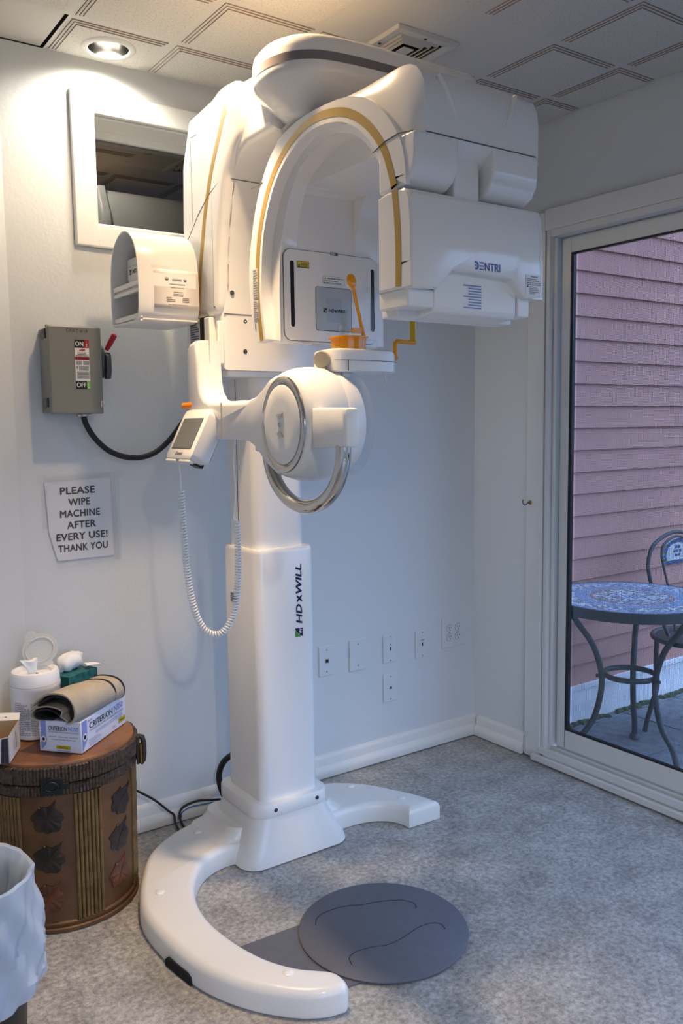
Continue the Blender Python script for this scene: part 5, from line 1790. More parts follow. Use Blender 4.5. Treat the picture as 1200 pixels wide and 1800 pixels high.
P = [f3(x + 0.0025 * math.cos(2 * PI * i / 14), zb_ + 0.005 + 0.0025 * math.sin(2 * PI * i / 14)) for i in range(14)]
b.add(P, [tuple(range(14))], 4)
lines(b, f3, 0.010, 0.034, zt_ - 0.0440, zt_ - 0.0365, 2, 5, gap=0)
lines(b, f3, 0.003, 0.040, zt_ - 0.0490, zt_ - 0.0455, 1, 5, gap=0)
rect(b, f3, 0, zt_ - 0.0452, lw, zt_ - 0.0448, 5)
lines(b, f3, 0.002, 0.020, zt_ - 0.0735, zt_ - 0.062, 5, 5, gap=0.1)
lines(b, f3, 0.024, 0.042, zt_ - 0.0735, zt_ - 0.062, 5, 5, gap=0.1)
lines(b, f3, 0.011, 0.040, zt_ - 0.090, zt_ - 0.0755, 6, 5, gap=0.1)
lines(b, f3, 0.005, 0.041, zt_ - 0.114, zt_ - 0.092, 8, 5, gap=0.2)
b.add([f3(0.0045, zt_ - 0.077), f3(0.0075, zt_ - 0.077), f3(0.006, zt_ - 0.081), f3(0.0085, zt_ - 0.081), f3(0.0045, zt_ - 0.089), f3(0.006, zt_ - 0.083), f3(0.004, zt_ - 0.083)], [(0, 1, 2, 3, 4, 5, 6)], 5)
build('switch_label', b, [WHITELBL, BLACK, RED, GREENLBL, TEXTW, INK], cov, label='label reading ON, ABB, DANGER and OFF', smooth=0, weld=False)
b = B()
fh = frame((-1.725, -D, 1.6185), (1, 0, 0), (0, 0, 1), 0.0006)
put_text(b, fh, 'CRKT #18', 0, 0, 0.013, 0, bold=-0.005, spacing=1.1, width=0.063)
build('handwriting', b, mat('pencil_grey', (0.05, 0.05, 0.05), 0.7), cov, label='handwritten circuit number', smooth=0, weld=False)
# handle on the right side
b = B()
hprof = [(-0.030, 1.575), (-0.052, 1.588), (-0.068, 1.578), (-0.078, 1.555), (-0.076, 1.52), (-0.068, 1.495), (-0.056, 1.487), (-0.048, 1.497), (-0.034, 1.503), (-0.026, 1.53)]
b.prism([(u, v) for u, v in hprof], lambda u, v, w: V(w, u, v), X1b + 0.006, X1b + 0.018)
b.prism([(-0.050, 1.56), (-0.074, 1.565), (-0.086, 1.555), (-0.088, 1.51), (-0.078, 1.486), (-0.060, 1.485), (-0.064, 1.51)], lambda u, v, w: V(w, u, v), X1b + 0.018, X1b + 0.034)
lever = build('switch_handle', b, mat('slate_handle', (0.085, 0.095, 0.105), 0.4, metal=0.2), bx, bevel=0.002)
b = B().lathe([(0.013, 0), (0.013, 0.006), (0.008, 0.009)], (X1b - 0.003, -0.055, 1.535), 20, (V(0, 1, 0), V(0, 0, 1), V(1, 0, 0)))
build('pivot', b, OLDMETAL, lever)
b = B()
g0, g1 = V(X1b + 0.024, -0.072, 1.572), V(X1b + 0.044, -0.092, 1.616)
b.tube([g0, g0.lerp(g1, 0.5), g1, g1 + (g1 - g0) * 0.06], [0.0065, 0.0085, 0.0085, 0.004], 12)
build('red_grip', b, RED, lever, label='red grip', smooth=50)
b = B().box(X1b - 0.010, X1b + 0.003, -D - 0.003, -D + 0.016, 1.400, 1.418)
b.tube([V(X1b - 0.004, -D - 0.003, 1.415), V(X1b - 0.004, -D - 0.007, 1.410), V(X1b - 0.004, -D - 0.003, 1.400)], 0.0022, 8)
build('latch', b, STEEL, cov, bevel=0.0015)
b = B().lathe([(0.013, 1.372), (0.0155, 1.373), (0.0155, 1.380), (0.013, 1.381), (0.013, 1.3845)], (-1.668, -0.05, 0), 20)
b.box(-1.688, -1.648, -0.060, -0.040, 1.3725, 1.379)
build('cable_clamp', b, STEEL, bx, bevel=0.001)
b = B().tube(catmull([(-1.668, -0.05, 1.372), (-1.660, -0.05, 1.345), (-1.635, -0.05, 1.305), (-1.595, -0.048, 1.268), (-1.545, -0.046, 1.247), (-1.49, -0.046, 1.243), (-1.44, -0.048, 1.258), (-1.395, -0.055, 1.295), (-1.355, -0.075, 1.352), (-1.315, -0.11, 1.42), (-1.30, -0.16, 1.46), (-1.28, -0.20, 1.475)], 8), 0.0088, 12)
build('power_cable', b, RUBBER, label='thick black power cable curving from the grey switch box to the machine', cat='cable', smooth=60)

# --- notice in a plastic sleeve
sg = empty('wall_notice', (-1.675, -0.002, 0.91), 'printed PLEASE WIPE MACHINE notice in a clear sleeve taped to the wall', 'sign')
b = B()
crn = [(-1.782, 1.176), (-1.578, 1.184), (-1.571, 0.934), (-1.752, 0.932), (-1.774, 1.02)]
b.add([V(x, -0.004, z) for x, z in crn], [(0, 1, 2, 3, 4)])
build('paper', b, PAPER, sg, smooth=0)
b = B()
scr = [(-1.7845, 1.190), (-1.562, 1.196), (-1.556, 0.916), (-1.756, 0.908), (-1.781, 1.02)]
b.add([V(x, -0.0075 - (0.004 if i in (3, ) else 0), z) for i, (x, z) in enumerate(scr)], [(0, 1, 2, 3, 4)])
build('clear_sleeve', b, SLEEVE, sg, smooth=0)
b = B()
fr = frame((-1.671, -0.0044, 0), (1, 0, 0.012), (-0.012 * 0, 0, 1), 0.0004)
for i, (tx, wpx, cpx) in enumerate((('PLEASE', 62, 136), ('WIPE', 39, 138), ('MACHINE', 71.5, 139), ('AFTER', 52, 140.5), ('EVERY USE!', 92, 141), ('THANK YOU', 89.5, 142))):
    put_text(b, fr, tx, -0.009 + (cpx - 137) * 0.00175, 1.1365 - 0.0355 * i, 0.0305, 0, bold=0.030, align='CENTER', spacing=1.05, width=wpx * 0.00175)
build('notice_lettering', b, INK, sg, label='six lines of black capitals', smooth=0, weld=False)
for (x0, x1, z0, z1, a) in ((-1.805, -1.535, 1.178, 1.199, 0.02), (-1.795, -1.774, 1.035, 1.155, 0.0), (-1.575, -1.550, 0.92, 1.185, 0.0)):
    xm, zm = (x0 + x1) / 2, (z0 + z1) / 2
    P = [(x0, z0), (x1, z0), (x1, z1), (x0, z1)]
    P = [(xm + (x - xm) * math.cos(a) - (z - zm) * math.sin(a), zm + (x - xm) * math.sin(a) + (z - zm) * math.cos(a)) for x, z in P]
    b = B().add([V(x, -0.0092 if x0 > -1.7 or x1 - x0 > 0.1 else -0.0088, z) for x, z in P], [(0, 1, 2, 3)])
    build('tape', b, SLEEVE, sg, smooth=0)

# --- wall plates
PLS = mat('plate_screw', (0.42, 0.42, 0.42), 0.4, metal=0.6)


def plate(name, x0, x1, z0, z1, label, d=0.006, group=None):
    e = empty(name, ((x0 + x1) / 2, -0.003, z0), label, 'wall plate', group)
    b = B().box(x0, x1, -d, -0.0004, z0, z1)
    build('cover_plate', b, PLATE, e, bevel=0.0028, seg=3)
    return e


def two_screws(e, x, z, dz):
    for s_ in (-1, 1):
        screw('screw', (x, -0.0062, z + s_ * dz), (0, -1, 0), 0.0032, e, PLS)


e = plate('data_socket', -0.800, -0.732, 0.391, 0.508, 'wall plate with square network jack, nearest the machine column')
two_screws(e, -0.766, 0.4495, 0.042)
build('jack', B().box(-0.7745, -0.7575, -0.0075, -0.0055, 0.441, 0.458), mat('beige_plastic', (0.55, 0.52, 0.45), 0.4), e, bevel=0.0006)
build('jack_opening', B().box(-0.7725, -0.7595, -0.0078, -0.0074, 0.4425, 0.455), BLACK, e, smooth=0)
e = plate('blank_plate', -0.660, -0.581, 0.387, 0.511, 'blank white wall plate with two screws and no opening', 0.008)
for s_ in (-1, 1):
    screw('screw', (-0.6205, -0.0082, 0.449 + s_ * 0.042), (0, -1, 0), 0.0035, e, PLS)
for nm, x0, z0, tx in (('input_plate', -0.4955, 0.390, 'IN'), ('output_plate', -0.3295, 0.3825, 'OUT')):
    e = plate(nm, x0, x0 + 0.0705, z0, z0 + 0.114, 'white wall plate marked %s with a narrow upright port' % tx)
    two_screws(e, x0 + 0.035, z0 + 0.057, 0.048)
    build('port', B().box(x0 + 0.0325, x0 + 0.0385, -0.0064, -0.0058, z0 + 0.049, z0 + 0.0635), BLACK, e, smooth=0)
    b = B()
    put_text(b, frame((x0 + 0.0355, -0.006, z0 + 0.0705), (1, 0, 0), (0, 0, 1), 0.0006), tx, 0, 0, 0.0085, 0, bold=0.015, align='CENTER')
    build('plate_lettering', b, INK, e, smooth=0, weld=False)
e = plate('phone_plate', -0.495, -0.4245, 0.230, 0.3445, 'white telephone wall plate on its own below the plate marked IN')
two_screws(e, -0.46, 0.287, 0.046)
b = B().prism([(-0.466, 0.282), (-0.454, 0.282), (-0.454, 0.290), (-0.457, 0.290), (-0.457, 0.2925), (-0.463, 0.2925), (-0.463, 0.290), (-0.466, 0.290)], lambda u, v, w: V(u, w, v), -0.0066, -0.0056)
build('jack_opening', b, SEAM, e, smooth=0)
e = plate('quad_outlet', -0.185, -0.059, 0.400, 0.5255, 'double width power outlet plate with four sockets near the corner')
for xx in (-0.1455, -0.0985):
    for zz_ in (0.4445, 0.482):
        b = B()
        oc = [(xx + 0.0168 * math.cos(t), zz_ + 0.0168 * math.sin(t)) for t in [2 * PI * i / 28 for i in range(28)]]
        oc = [(u, max(zz_ - 0.0142, min(zz_ + 0.0142, v))) for u, v in oc]
        b.loft([[V(u, -0.0058, v) for u, v in oc], [V(u, -0.0078, v) for u, v in oc], [V(u, -0.0082, v) for u, v in inset(oc, 0.0006)]])
        b.loft([[V(u, -0.0061, v) for u, v in inset(oc, -0.0009)], [V(u, -0.0064, v) for u, v in inset(oc, -0.0009)]], mi=1)
        so = build('socket', b, [PLATE, SEAM], e, smooth=0)
        b = B().box(xx - 0.0072, xx - 0.0052, -0.0086, -0.0081, zz_ - 0.001, zz_ + 0.008).box(xx + 0.0052, xx + 0.0072, -0.0086, -0.0081, zz_, zz_ + 0.007)
        b.lathe([(0.0026, 0), (0.0026, 0.0005)], (xx, -0.0081, zz_ - 0.0075), 12, (V(1, 0, 0), V(0, 0, 1), V(0, -1, 0)))
        build('socket_slots', b, BLACK, so, smooth=0)
    screw('screw', (xx, -0.0062, 0.4633), (0, -1, 0), 0.003, e, PLS)

# --- brass hook on the door casing
hk = empty('cup_hook', (-0.02, -0.322, 1.03), 'small brass hook screwed into the white door casing', 'hook')
b = B().lathe([(0.0085, 0.0), (0.0085, 0.002), (0.005, 0.005)], (-0.0183, -0.330, 1.026), 16, (V(0, 1, 0), V(0, 0, 1), V(-1, 0, 0)))
build('rosette', b, BRASS, hk)
pts = [V(-0.022, -0.330, 1.026), V(-0.03, -0.329, 1.025), V(-0.034, -0.325, 1.020), V(-0.034, -0.318, 1.016), V(-0.034, -0.310, 1.019), V(-0.034, -0.305, 1.027), V(-0.034, -0.308, 1.036)]
build('hook_wire', B().tube(catmull(pts, 4), 0.0018, 8), OLDMETAL, hk)

# ================================================================== FLOOR THINGS
mt = empty('foot_mat', (-1.217, -0.932, 0), 'dark grey round rubber foot mat with two shoe outlines on the floor', 'mat')
b = B().lathe([(0.220, 0.0042), (0.224, 0.0046), (0.2245, 0.008), (0.221, 0.0102), (0.003, 0.0102)], (-1.217, -0.932, 0), 96)
disc = build('mat_disc', b, MATC, mt, smooth=40)
tb_ = [(-1.39, -0.785), (-1.725, -0.735), (-1.755, -0.83), (-1.52, -1.00), (-1.345, -1.095), (-1.25, -1.00), (-1.30, -0.85)]
tabp = [(-1.38, -0.782), (-1.50, -0.777), (-1.603, -0.770), (-1.597, -0.83), (-1.569, -0.93), (-1.531, -0.998), (-1.486, -1.042), (-1.455, -1.062), (-1.385, -1.072), (-1.25, -1.0), (-1.25, -0.85)]
b = B().loft([[V(x, y, z) for x, y in tabp] for z in (0.0005, 0.0038)])
build('mat_tongue', b, MATC, mt, smooth=0)
for s_ in (-1, 1):
    if s_ < 0:
        pth = [(-1.357, -0.818), (-1.335, -0.792), (-1.300, -0.782), (-1.245, -0.789), (-1.20, -0.812), (-1.155, -0.826), (-1.115, -0.846), (-1.090, -0.866), (-1.078, -0.893), (-1.090, -0.915)]
    else:
        pth = [(-1.377, -1.012), (-1.365, -0.985), (-1.335, -0.975), (-1.290, -0.985), (-1.250, -1.000), (-1.20, -0.998), (-1.150, -0.988), (-1.108, -0.990), (-1.085, -1.008), (-1.090, -1.035)]
    pp = catmull([V(x, y, 0.0103) for x, y in pth], 6)
    build('shoe_outline', B().tube(pp, 0.0016, 6, flat=0.4), mat('mat_groove', (0.03, 0.032, 0.04), 0.7), disc, smooth=0)

# cables
b = B().tube(catmull([(-1.228, -0.16, 0.255), (-1.245, -0.085, 0.20), (-1.25, -0.05, 0.14), (-1.243, -0.052, 0.085), (-1.225, -0.075, 0.04), (-1.20, -0.11, 0.015)], 8), 0.0105, 12)
build('mains_hose', b, RUBBER, label='thick black hose bending down behind the machine column to the floor', cat='cable', smooth=60)
b = B().tube(catmull([(-1.60, -0.04, 0.20), (-1.56, -0.045, 0.17), (-1.49, -0.05, 0.115), (-1.44, -0.05, 0.062), (-1.423, -0.055, 0.045), (-1.425, -0.07, 0.022), (-1.425, -0.105, 0.0065)], 8), 0.0038, 8)
build('lamp_cord', b, RUBBER, label='thin black cord hanging from behind the drum to the floor', cat='cord', smooth=60)
b = B().tube(catmull([(-1.395, -0.115, 0.006), (-1.404, -0.085, 0.012), (-1.405, -0.060, 0.040), (-1.385, -0.045, 0.058), (-1.33, -0.042, 0.064), (-1.265, -0.040, 0.050), (-1.243, -0.040, 0.045)], 8), 0.0042, 8)
build('network_cord', b, RUBBER, label='black looped cord lying along the baseboard behind the machine base', cat='cord', smooth=60)
b = B().tube(catmull([(-1.398, -0.058, 0.030), (-1.392, -0.052, 0.044), (-1.36, -0.048, 0.052), (-1.30, -0.048, 0.049), (-1.25, -0.047, 0.0415)], 8), 0.0022, 8)
build('blue_wire', b, WIREB, label='thin blue wire running beside the black looped cord', cat='wire', smooth=60)

# ---- bamboo and hide drum
DX, DYd = -1.844, -0.247
dm = empty('storage_drum', (DX, DYd, 0), 'round brown hide drum with bamboo strips and pressed leaves, holding boxes on its lid', 'drum')
RB, RT, ZB = 0.196, 0.203, 0.405


def rad(z):
    return RB + (RT - RB) * z / ZB


b = B().lathe([(0.01, 0.0005), (0.200, 0.0005), (0.205, 0.004), (0.205, 0.012), (0.199, 0.016), (0.202, 0.021), (0.202, 0.026), (rad(0.03), 0.030), (rad(0.2) + 0.001, 0.2), (rad(0.40), 0.405), (0.01, 0.405)], (DX, DYd, 0), 96)
body = build('body', b, HIDE, dm, smooth=40)


def ribbed(z0, z1, r, n_, seed):
    b = B()
    rr_ = random.Random(seed)
    M = n_ * 4
    secs = []
    wob = [rr_.uniform(-0.001, 0.001) for _ in range(n_)]
    knot = [i for i in range(n_) if (i % 22) in (0, 1, 2, 3)]
    for zi, (z, dr_) in enumerate(((z0, -0.006), (z0 + 0.001, -0.001), (z0 + 0.004, 0.0015), ((z0 + z1) / 2, 0.0022), (z1 - 0.004, 0.0015), (z1 - 0.001, -0.001), (z1, -0.006))):
        ring = []
        for q in range(M):
            a = 2 * PI * q / M
            k_ = q // 4
            ph = (q % 4) / 4
            rb = r + dr_ + wob[k_] + (0.0018 * abs(math.sin(PI * ph)) if ph else -0.0008)
            if k_ in knot:
                rb += 0.0025 * (1 if zi in (2, 4) else -0.2)
            ring.append(V(DX + rb * math.cos(a), DYd + rb * math.sin(a), z))
        secs.append(ring)
    return b.loft(secs, caps=False)


build('rattan_hoop', ribbed(0.382, 0.412, 0.209, 150, 1), RATTAN, body, smooth=0, weld=False)
lid = build('lid', B().lathe([(0.02, 0.414), (0.206, 0.414), (0.208, 0.418), (0.208, 0.458), (0.205, 0.468), (0.198, 0.472), (0.185, 0.470), (0.01, 0.470)], (DX, DYd, 0), 96), LIDTOP, dm, smooth=40)
build('rattan_hoop', ribbed(0.415, 0.463, 0.213, 150, 2), RATTAN, lid, smooth=0, weld=False)
for base_a in range(-87 - 120, -87 + 181, 60):
    b = B()
    rb_ = random.Random(base_a)
    for i in range(7):
        a = math.radians(base_a + (i - 3) * 3.05 + rb_.uniform(-0.3, 0.3))
        nodes = sorted(rb_.uniform(0.05, 0.37) for _ in range(2))
        pts, rs_ = [], []
        for q in range(30):
            z = 0.030 + 0.350 * q / 29
            r_ = 0.0050 + rb_.uniform(-0.0001, 0.0001) + sum(0.0011 * math.exp(-((z - nz) / 0.006) ** 2) for nz in nodes)
            pts.append(V(DX + (rad(z) + 0.0022) * math.cos(a), DYd + (rad(z) + 0.0022) * math.sin(a), z))
            rs_.append(r_)
        b.tube(pts, rs_, 8)
    build('bamboo_strip', b, BAMBOO, body, smooth=50)


def leaf(name, a0, zc, s, rot, m):
    """maple like leaf pressed onto the drum wall"""
    out = [(0.0, 1.05), (0.10, 0.72), (0.26, 0.56), (0.48, 0.52), (0.72, 0.34), (0.66, 0.12), (0.78, -0.10), (0.74, -0.34), (0.48, -0.48), (0.30, -0.66), (0.08, -0.62), (-0.12, -0.74), (-0.38, -0.62), (-0.50, -0.40), (-0.74, -0.28), (-0.70, -0.02), (-0.60, 0.20), (-0.52, 0.46), (-0.30, 0.52), (-0.12, 0.72)]
    out = cat2(out + [out[0]], 3)[:-1]
    b = B()
    c_, s_ = math.cos(rot), math.sin(rot)

    def pt(u, v, h):
        x, y = (u * c_ - v * s_) * s, (u * s_ + v * c_) * s
        z = zc + y
        rr_ = rad(z) + h
        a = a0 + x / 0.205
        return V(DX + rr_ * math.cos(a), DYd + rr_ * math.sin(a), z)
    k_ = len(out)
    rings = [[pt(u, v, 0.0004) for u, v in out], [pt(u, v, 0.0028) for u, v in out], [pt(u * 0.72, v * 0.72, 0.0042 + 0.0010 * math.sin(5 * i)) for i, (u, v) in enumerate(out)], [pt(u * 0.36, v * 0.36, 0.0034 + 0.0008 * math.cos(7 * i)) for i, (u, v) in enumerate(out)], [pt(u * 0.03, v * 0.03, 0.0030) for u, v in out]]
    b.loft(rings)
    b.tube([pt(0, 0.95 - 0.16 * q, 0.0042) for q in range(11)], 0.0011, 6)
    lf = build(name, b, m, body, smooth=60)
    q_ = pt(-0.55, 0.42, 0.004)
    build('tack', B().ball(q_, 0.0022, n=8, m=6), BRASS, lf)
    return lf


ll = random.Random(11)
for base_a in (-117, -57, 3, -177):
    for i, zc in enumerate((0.318, 0.208, 0.100)):
        leaf('pressed_leaf', math.radians(base_a + ll.uniform(-2, 2)), zc + ll.uniform(-0.006, 0.006), 0.055, -0.75 + ll.uniform(-0.35, 0.35), LEAF2 if (i == 2) else LEAF)
# clasp and ring handle
a = math.radians(-112)
b = B()
cl = V(DX + 0.2165 * math.cos(a), DYd + 0.2165 * math.sin(a), 0.413)
rdir, tdir = V(math.cos(a), math.sin(a), 0), V(-math.sin(a), math.cos(a), 0)
b.obox(cl, (tdir, V(0, 0, 1), rdir), (0.028, 0.022, 0.003))
b.tube([cl + tdir * (0.016 * math.cos(t)) + V(0, 0, 0.012 * math.sin(t)) + rdir * 0.005 for t in [2 * PI * q / 18 for q in range(18)]], 0.003, 8, closed=True)
b.obox(cl + tdir * 0.032 + rdir * 0.001, (tdir, V(0, 0, 1), rdir), (0.010, 0.008, 0.004))
build('clasp', b, mat('dark_bronze', (0.022, 0.026, 0.024), 0.4, metal=0.6), lid, bevel=0.001)
a = math.radians(-27)
rdir, tdir = V(math.cos(a), math.sin(a), 0), V(-math.sin(a), math.cos(a), 0)
hc = V(DX, DYd, 0.408) + rdir * 0.218
b = B()
b.obox(hc + V(0, 0, 0.010), (tdir, V(0, 0, 1), rdir), (0.016, 0.040, 0.004))
b.tube([hc + V(0, 0, 0.048) + rdir * 0.004, hc + V(0, 0, 0.046) + rdir * 0.012, hc + V(0, 0, 0.030) + rdir * 0.016, hc + rdir * 0.016, hc + V(0, 0, -0.022) + rdir * 0.014, hc + V(0, 0, -0.032) + rdir * 0.006], 0.008, 8)
hd_ = build('side_handle', b, LEATHER, body, bevel=0.001)
b = B().tube([hc + V(0, 0, -0.002) + tdir * (0.012 * math.cos(t)) + V(0, 0, 0.028 * math.sin(t)) + rdir * 0.008 for t in [2 * PI * q / 24 for q in range(24)]], 0.003, 8, closed=True)
build('handle_ring', b, BRASS, hd_)

# ---- things on the drum lid
LZ = 0.4722


def local(ox, oy, ang):
    c_, s_ = math.cos(ang), math.sin(ang)
    return lambda x, y, z: V(ox + x * c_ - y * s_, oy + x * s_ + y * c_, z)


# glove box
gA, gB_, gC = V(-1.836, -0.425, LZ), V(-1.650, -0.258, LZ), V(-1.919, -0.326, LZ)
gu = (gB_ - gA)
gL = gu.length
gu.normalize()
gv = V(-gu.y, gu.x, 0)
gW = 0.125
gH = 0.086
gb = empty('glove_box', tuple(gA + gu * gL / 2 + gv * gW / 2), 'white and blue box of nitrile gloves lying on the front of the drum lid', 'glove box')
b = B().obox(gA + gu * gL / 2 + gv * gW / 2 + V(0, 0, gH / 2), (gu, gv, V(0, 0, 1)), (gL / 2, gW / 2, gH / 2))
gbb = build('carton', b, GLOVEW, gb, bevel=0.0012, seg=1)
b = B()
fr = frame(gA, gu, (0, 0, 1), 0.0008)
b.add([fr(0.004, gH - 0.001), fr(0.030, gH - 0.001), fr(0.030, 0.030), fr(0.004, 0.004)], [(0, 1, 2, 3)], 1)
put_text(b, fr, 'CRITERION', 0.043, 0.0540, 0.0235, 0, bold=0.012, width=0.128)
put_text(b, fr, 'N350', 0.180, 0.0560, 0.0235, 1, bold=0.02, width=0.052)
put_text(b, fr, 'POWDER-FREE NITRILE EXAMINATION GLOVES', 0.043, 0.0445, 0.0085, 2, width=0.190)
lines(b, fr, 0.075, 0.20, 0.030, 0.040, 2, 3, gap=0.2)
lines(b, fr, 0.038, 0.105, 0.006, 0.026, 6, 3, gap=0.3)
lines(b, fr, 0.17, 0.19, 0.010, 0.018, 2, 3)
rect(b, fr, 0.205, 0.012, gL - 0.006, 0.027, 4)
put_text(b, lambda x, y, h=0: fr(x, y, 0.0003), 'Medium', 0.210, 0.0165, 0.009, 0, width=0.030)
lines(b, fr, 0.205, 0.235, 0.030, 0.042, 2, 3)
lines(b, fr, 0.035, 0.060, 0.075, 0.080, 1, 2, gap=0)
for rr_, mi in ((0.0125, 5), (0.0105, 6), (0.006, 0)):
    b.add([fr(0.017 + rr_ * math.cos(2 * PI * i / 20), 0.040 + rr_ * math.sin(2 * PI * i / 20), 0.0002 + 0.0002 * (mi == 6) + 0.0004 * (mi == 0)) for i in range(20)], [tuple(range(20))], mi)
fr = frame(gA + gv * gW, -gv, (0, 0, 1), 0.0008)
b.add([fr(0.005, gH - 0.001), fr(0.021, gH - 0.001), fr(0.021, 0.020), fr(0.005, 0.003)], [(0, 1, 2, 3)], 1)
put_text(b, fr, 'CRITERION', 0.028, 0.060, 0.016, 0, bold=0.012, width=0.056)
put_text(b, fr, 'N350', 0.088, 0.0605, 0.016, 1, bold=0.02, width=0.030)
put_text(b, fr, 'POWDER-FREE NITRILE EXAMINATION GLOVES', 0.028, 0.053, 0.0062, 2, width=0.090)
put_text(b, fr, 'Non-Sterile - Ambidextrous - Textured Grip', 0.030, 0.041, 0.0058, 2, width=0.086)
put_text(b, fr, 'Not Made With Natural Rubber Latex', 0.037, 0.033, 0.0058, 2, width=0.072)
rect(b, fr, 0.050, 0.009, 0.092, 0.0185, 4)
put_text(b, lambda x, y, h=0: fr(x, y, 0.0003), 'Medium', 0.058, 0.0112, 0.0085, 0, width=0.026)
lines(b, fr, 0.052, 0.092, 0.003, 0.007, 1, 2, gap=0)
for rr_, mi in ((0.010, 5), (0.0085, 6), (0.0045, 0)):
    b.add([fr(0.013 + rr_ * math.cos(2 * PI * i / 20), 0.034 + rr_ * math.sin(2 * PI * i / 20), 0.0002 + 0.0002 * (mi == 6) + 0.0004 * (mi == 0)) for i in range(20)], [tuple(range(20))], mi)
build('carton_print', b, [INK, GLOVEB, mat('slate_print', (0.20, 0.22, 0.32), 0.5), mat('pale_print', (0.38, 0.40, 0.52), 0.5), YELLOWLBL, mat('seal_grey', (0.30, 0.32, 0.40), 0.5), GLOVEW], gbb, smooth=0, weld=False)

# folded lead apron on top of the glove box
apn = empty('folded_apron', tuple(gA + gu * 0.12 + gv * 0.07 + V(0, 0, gH)), 'folded tan apron with black edging on top of the glove box', 'apron')
AU = (gu * 0.97 - gv * 0.10 + V(0, 0, 0)).normalized()
AV = V(-AU.y, AU.x, 0)
A0 = gA + gv * 0.008 + gu * (-0.018) + V(0, 0, gH + 0.003)
af_ = lambda s_, t, h: A0 + AU * s_ + AV * (t * (0.80 if t > 0 else 1.0)) + V(0, 0, h)
# the folded stack: an outer wrap seen end-on as a flattened roll with inner layers
wrap = catmull([(0.028, 0.000, 0), (0.005, 0.006, 0), (-0.004, 0.028, 0), (0.004, 0.056, 0), (0.030, 0.072, 0), (0.075, 0.074, 0), (0.115, 0.064, 0), (0.150, 0.040, 0), (0.158, 0.036, 0)], 6)
wrap2 = catmull([(0.158, 0.030, 0), (0.145, 0.032, 0), (0.13, 0.024, 0), (0.142, 0.010, 0), (0.165, 0.002, 0), (0.155, -0.010, 0), (0.120, -0.013, 0), (0.07, -0.006, 0), (0.028, 0.0005, 0)], 6)


def sheet(path, t, s0, s1, sag=0.0, slope=0.0, nz=3):
    N = len(path)
    b = B()
    o, i_ = [], []
    for q, p in enumerate(path):
        d = (path[min(N - 1, q + 1)] - path[max(0, q - 1)]).normalized()
        nn = V(-d.y, d.x, 0)
        o.append((p.x, p.y))
        i_.append((p.x - nn.x * t, p.y - nn.y * t))
    ring = o + i_[::-1]
    secs = []
    K = 14
    rr_ = random.Random(2)
    for k_ in range(K + 1):
        f = k_ / K
        s_ = s0 + (s1 - s0) * f
        sq = 1 - 0.22 * f
        secs.append([af_(s_ + 0.004 * math.sin(9 * u + 2), u + 0.004 * math.sin(3 * f + 5 * u), max(h, -0.013) * sq + slope * f + 0.0012 * math.sin(11 * f + 30 * u)) for u, h in ring])
    return b.loft(secs)


ap_top = build('apron_wrap', sheet(wrap, -0.0045, -0.008, 0.225), TAN, apn, smooth=60)
b = sheet(catmull([(0.020, 0.012, 0), (0.012, 0.022, 0), (0.016, 0.042, 0), (0.034, 0.060, 0), (0.075, 0.064, 0), (0.108, 0.054, 0), (0.140, 0.036, 0)], 5), -0.005, 0.002, 0.22)
build('apron_lining', b, BLACKFAB, apn, smooth=60)
b = sheet(catmull([(0.030, 0.0005, 0), (0.055, 0.012, 0), (0.050, 0.026, 0), (0.075, 0.034, 0), (0.110, 0.036, 0), (0.145, 0.030, 0), (0.160, 0.020, 0), (0.166, 0.008, 0), (0.155, 0.001, 0), (0.13, -0.0005, 0)], 5), -0.004, 0.000, 0.21)
build('apron_fold', b, TAN, apn, smooth=60)
b = sheet(catmull([(0.050, 0.004, 0), (0.085, 0.022, 0), (0.120, 0.026, 0), (0.146, 0.020, 0), (0.154, 0.010, 0), (0.135, 0.004, 0), (0.09, 0.003, 0)], 5), -0.004, 0.004, 0.2)
build('apron_lining', b, BLACKFAB, apn, smooth=60)
b = B()
for fr_s, dz in ((0.176, 0.0), (0.223, -0.003)):
    f = (fr_s + 0.008) / 0.233
    sq = 1 - 0.22 * f
    pts = []
    for q, p in enumerate(wrap):
        d = (wrap[min(len(wrap) - 1, q + 1)] - wrap[max(0, q - 1)]).normalized()
        pts.append(af_(fr_s + 0.004 * math.sin(9 * p.x + 2) + (0.10 * (0.5 - q / len(wrap)) * 0.25 if fr_s < 0.2 else 0), p.x + 0.004 * math.sin(3 * f + 5 * p.x), max(p.y, -0.013) * sq + 0.0012 * math.sin(11 * f + 30 * p.x) + 0.0012))
    b = B().tube(pts, 0.0058, 8, flat=0.9)
    build('apron_edging', b, BLACKFAB, apn, label='black edging', smooth=60)

# wipes canister
wx, wy = -1.886, -0.190
wc = empty('wipes_canister', (wx, wy, LZ), 'white canister of disinfectant wipes with its translucent lid flipped open', 'canister')
WH = 0.149
b = B().lathe([(0.01, LZ + 0.0005), (0.062, LZ + 0.0005), (0.0665, LZ + 0.004), (0.0672, LZ + 0.02), (0.0675, LZ + WH - 0.012), (0.0685, LZ + WH - 0.010), (0.0685, LZ + WH), (0.01, LZ + WH)], (wx, wy, 0), 64)
wbod = build('tub', b, CANW, wc, smooth=40)
b = B()
cylf = lambda a, z, h: V(wx + (0.0677 + h) * math.cos(a), wy + (0.0677 + h) * math.sin(a), z)
rl = random.Random(8)


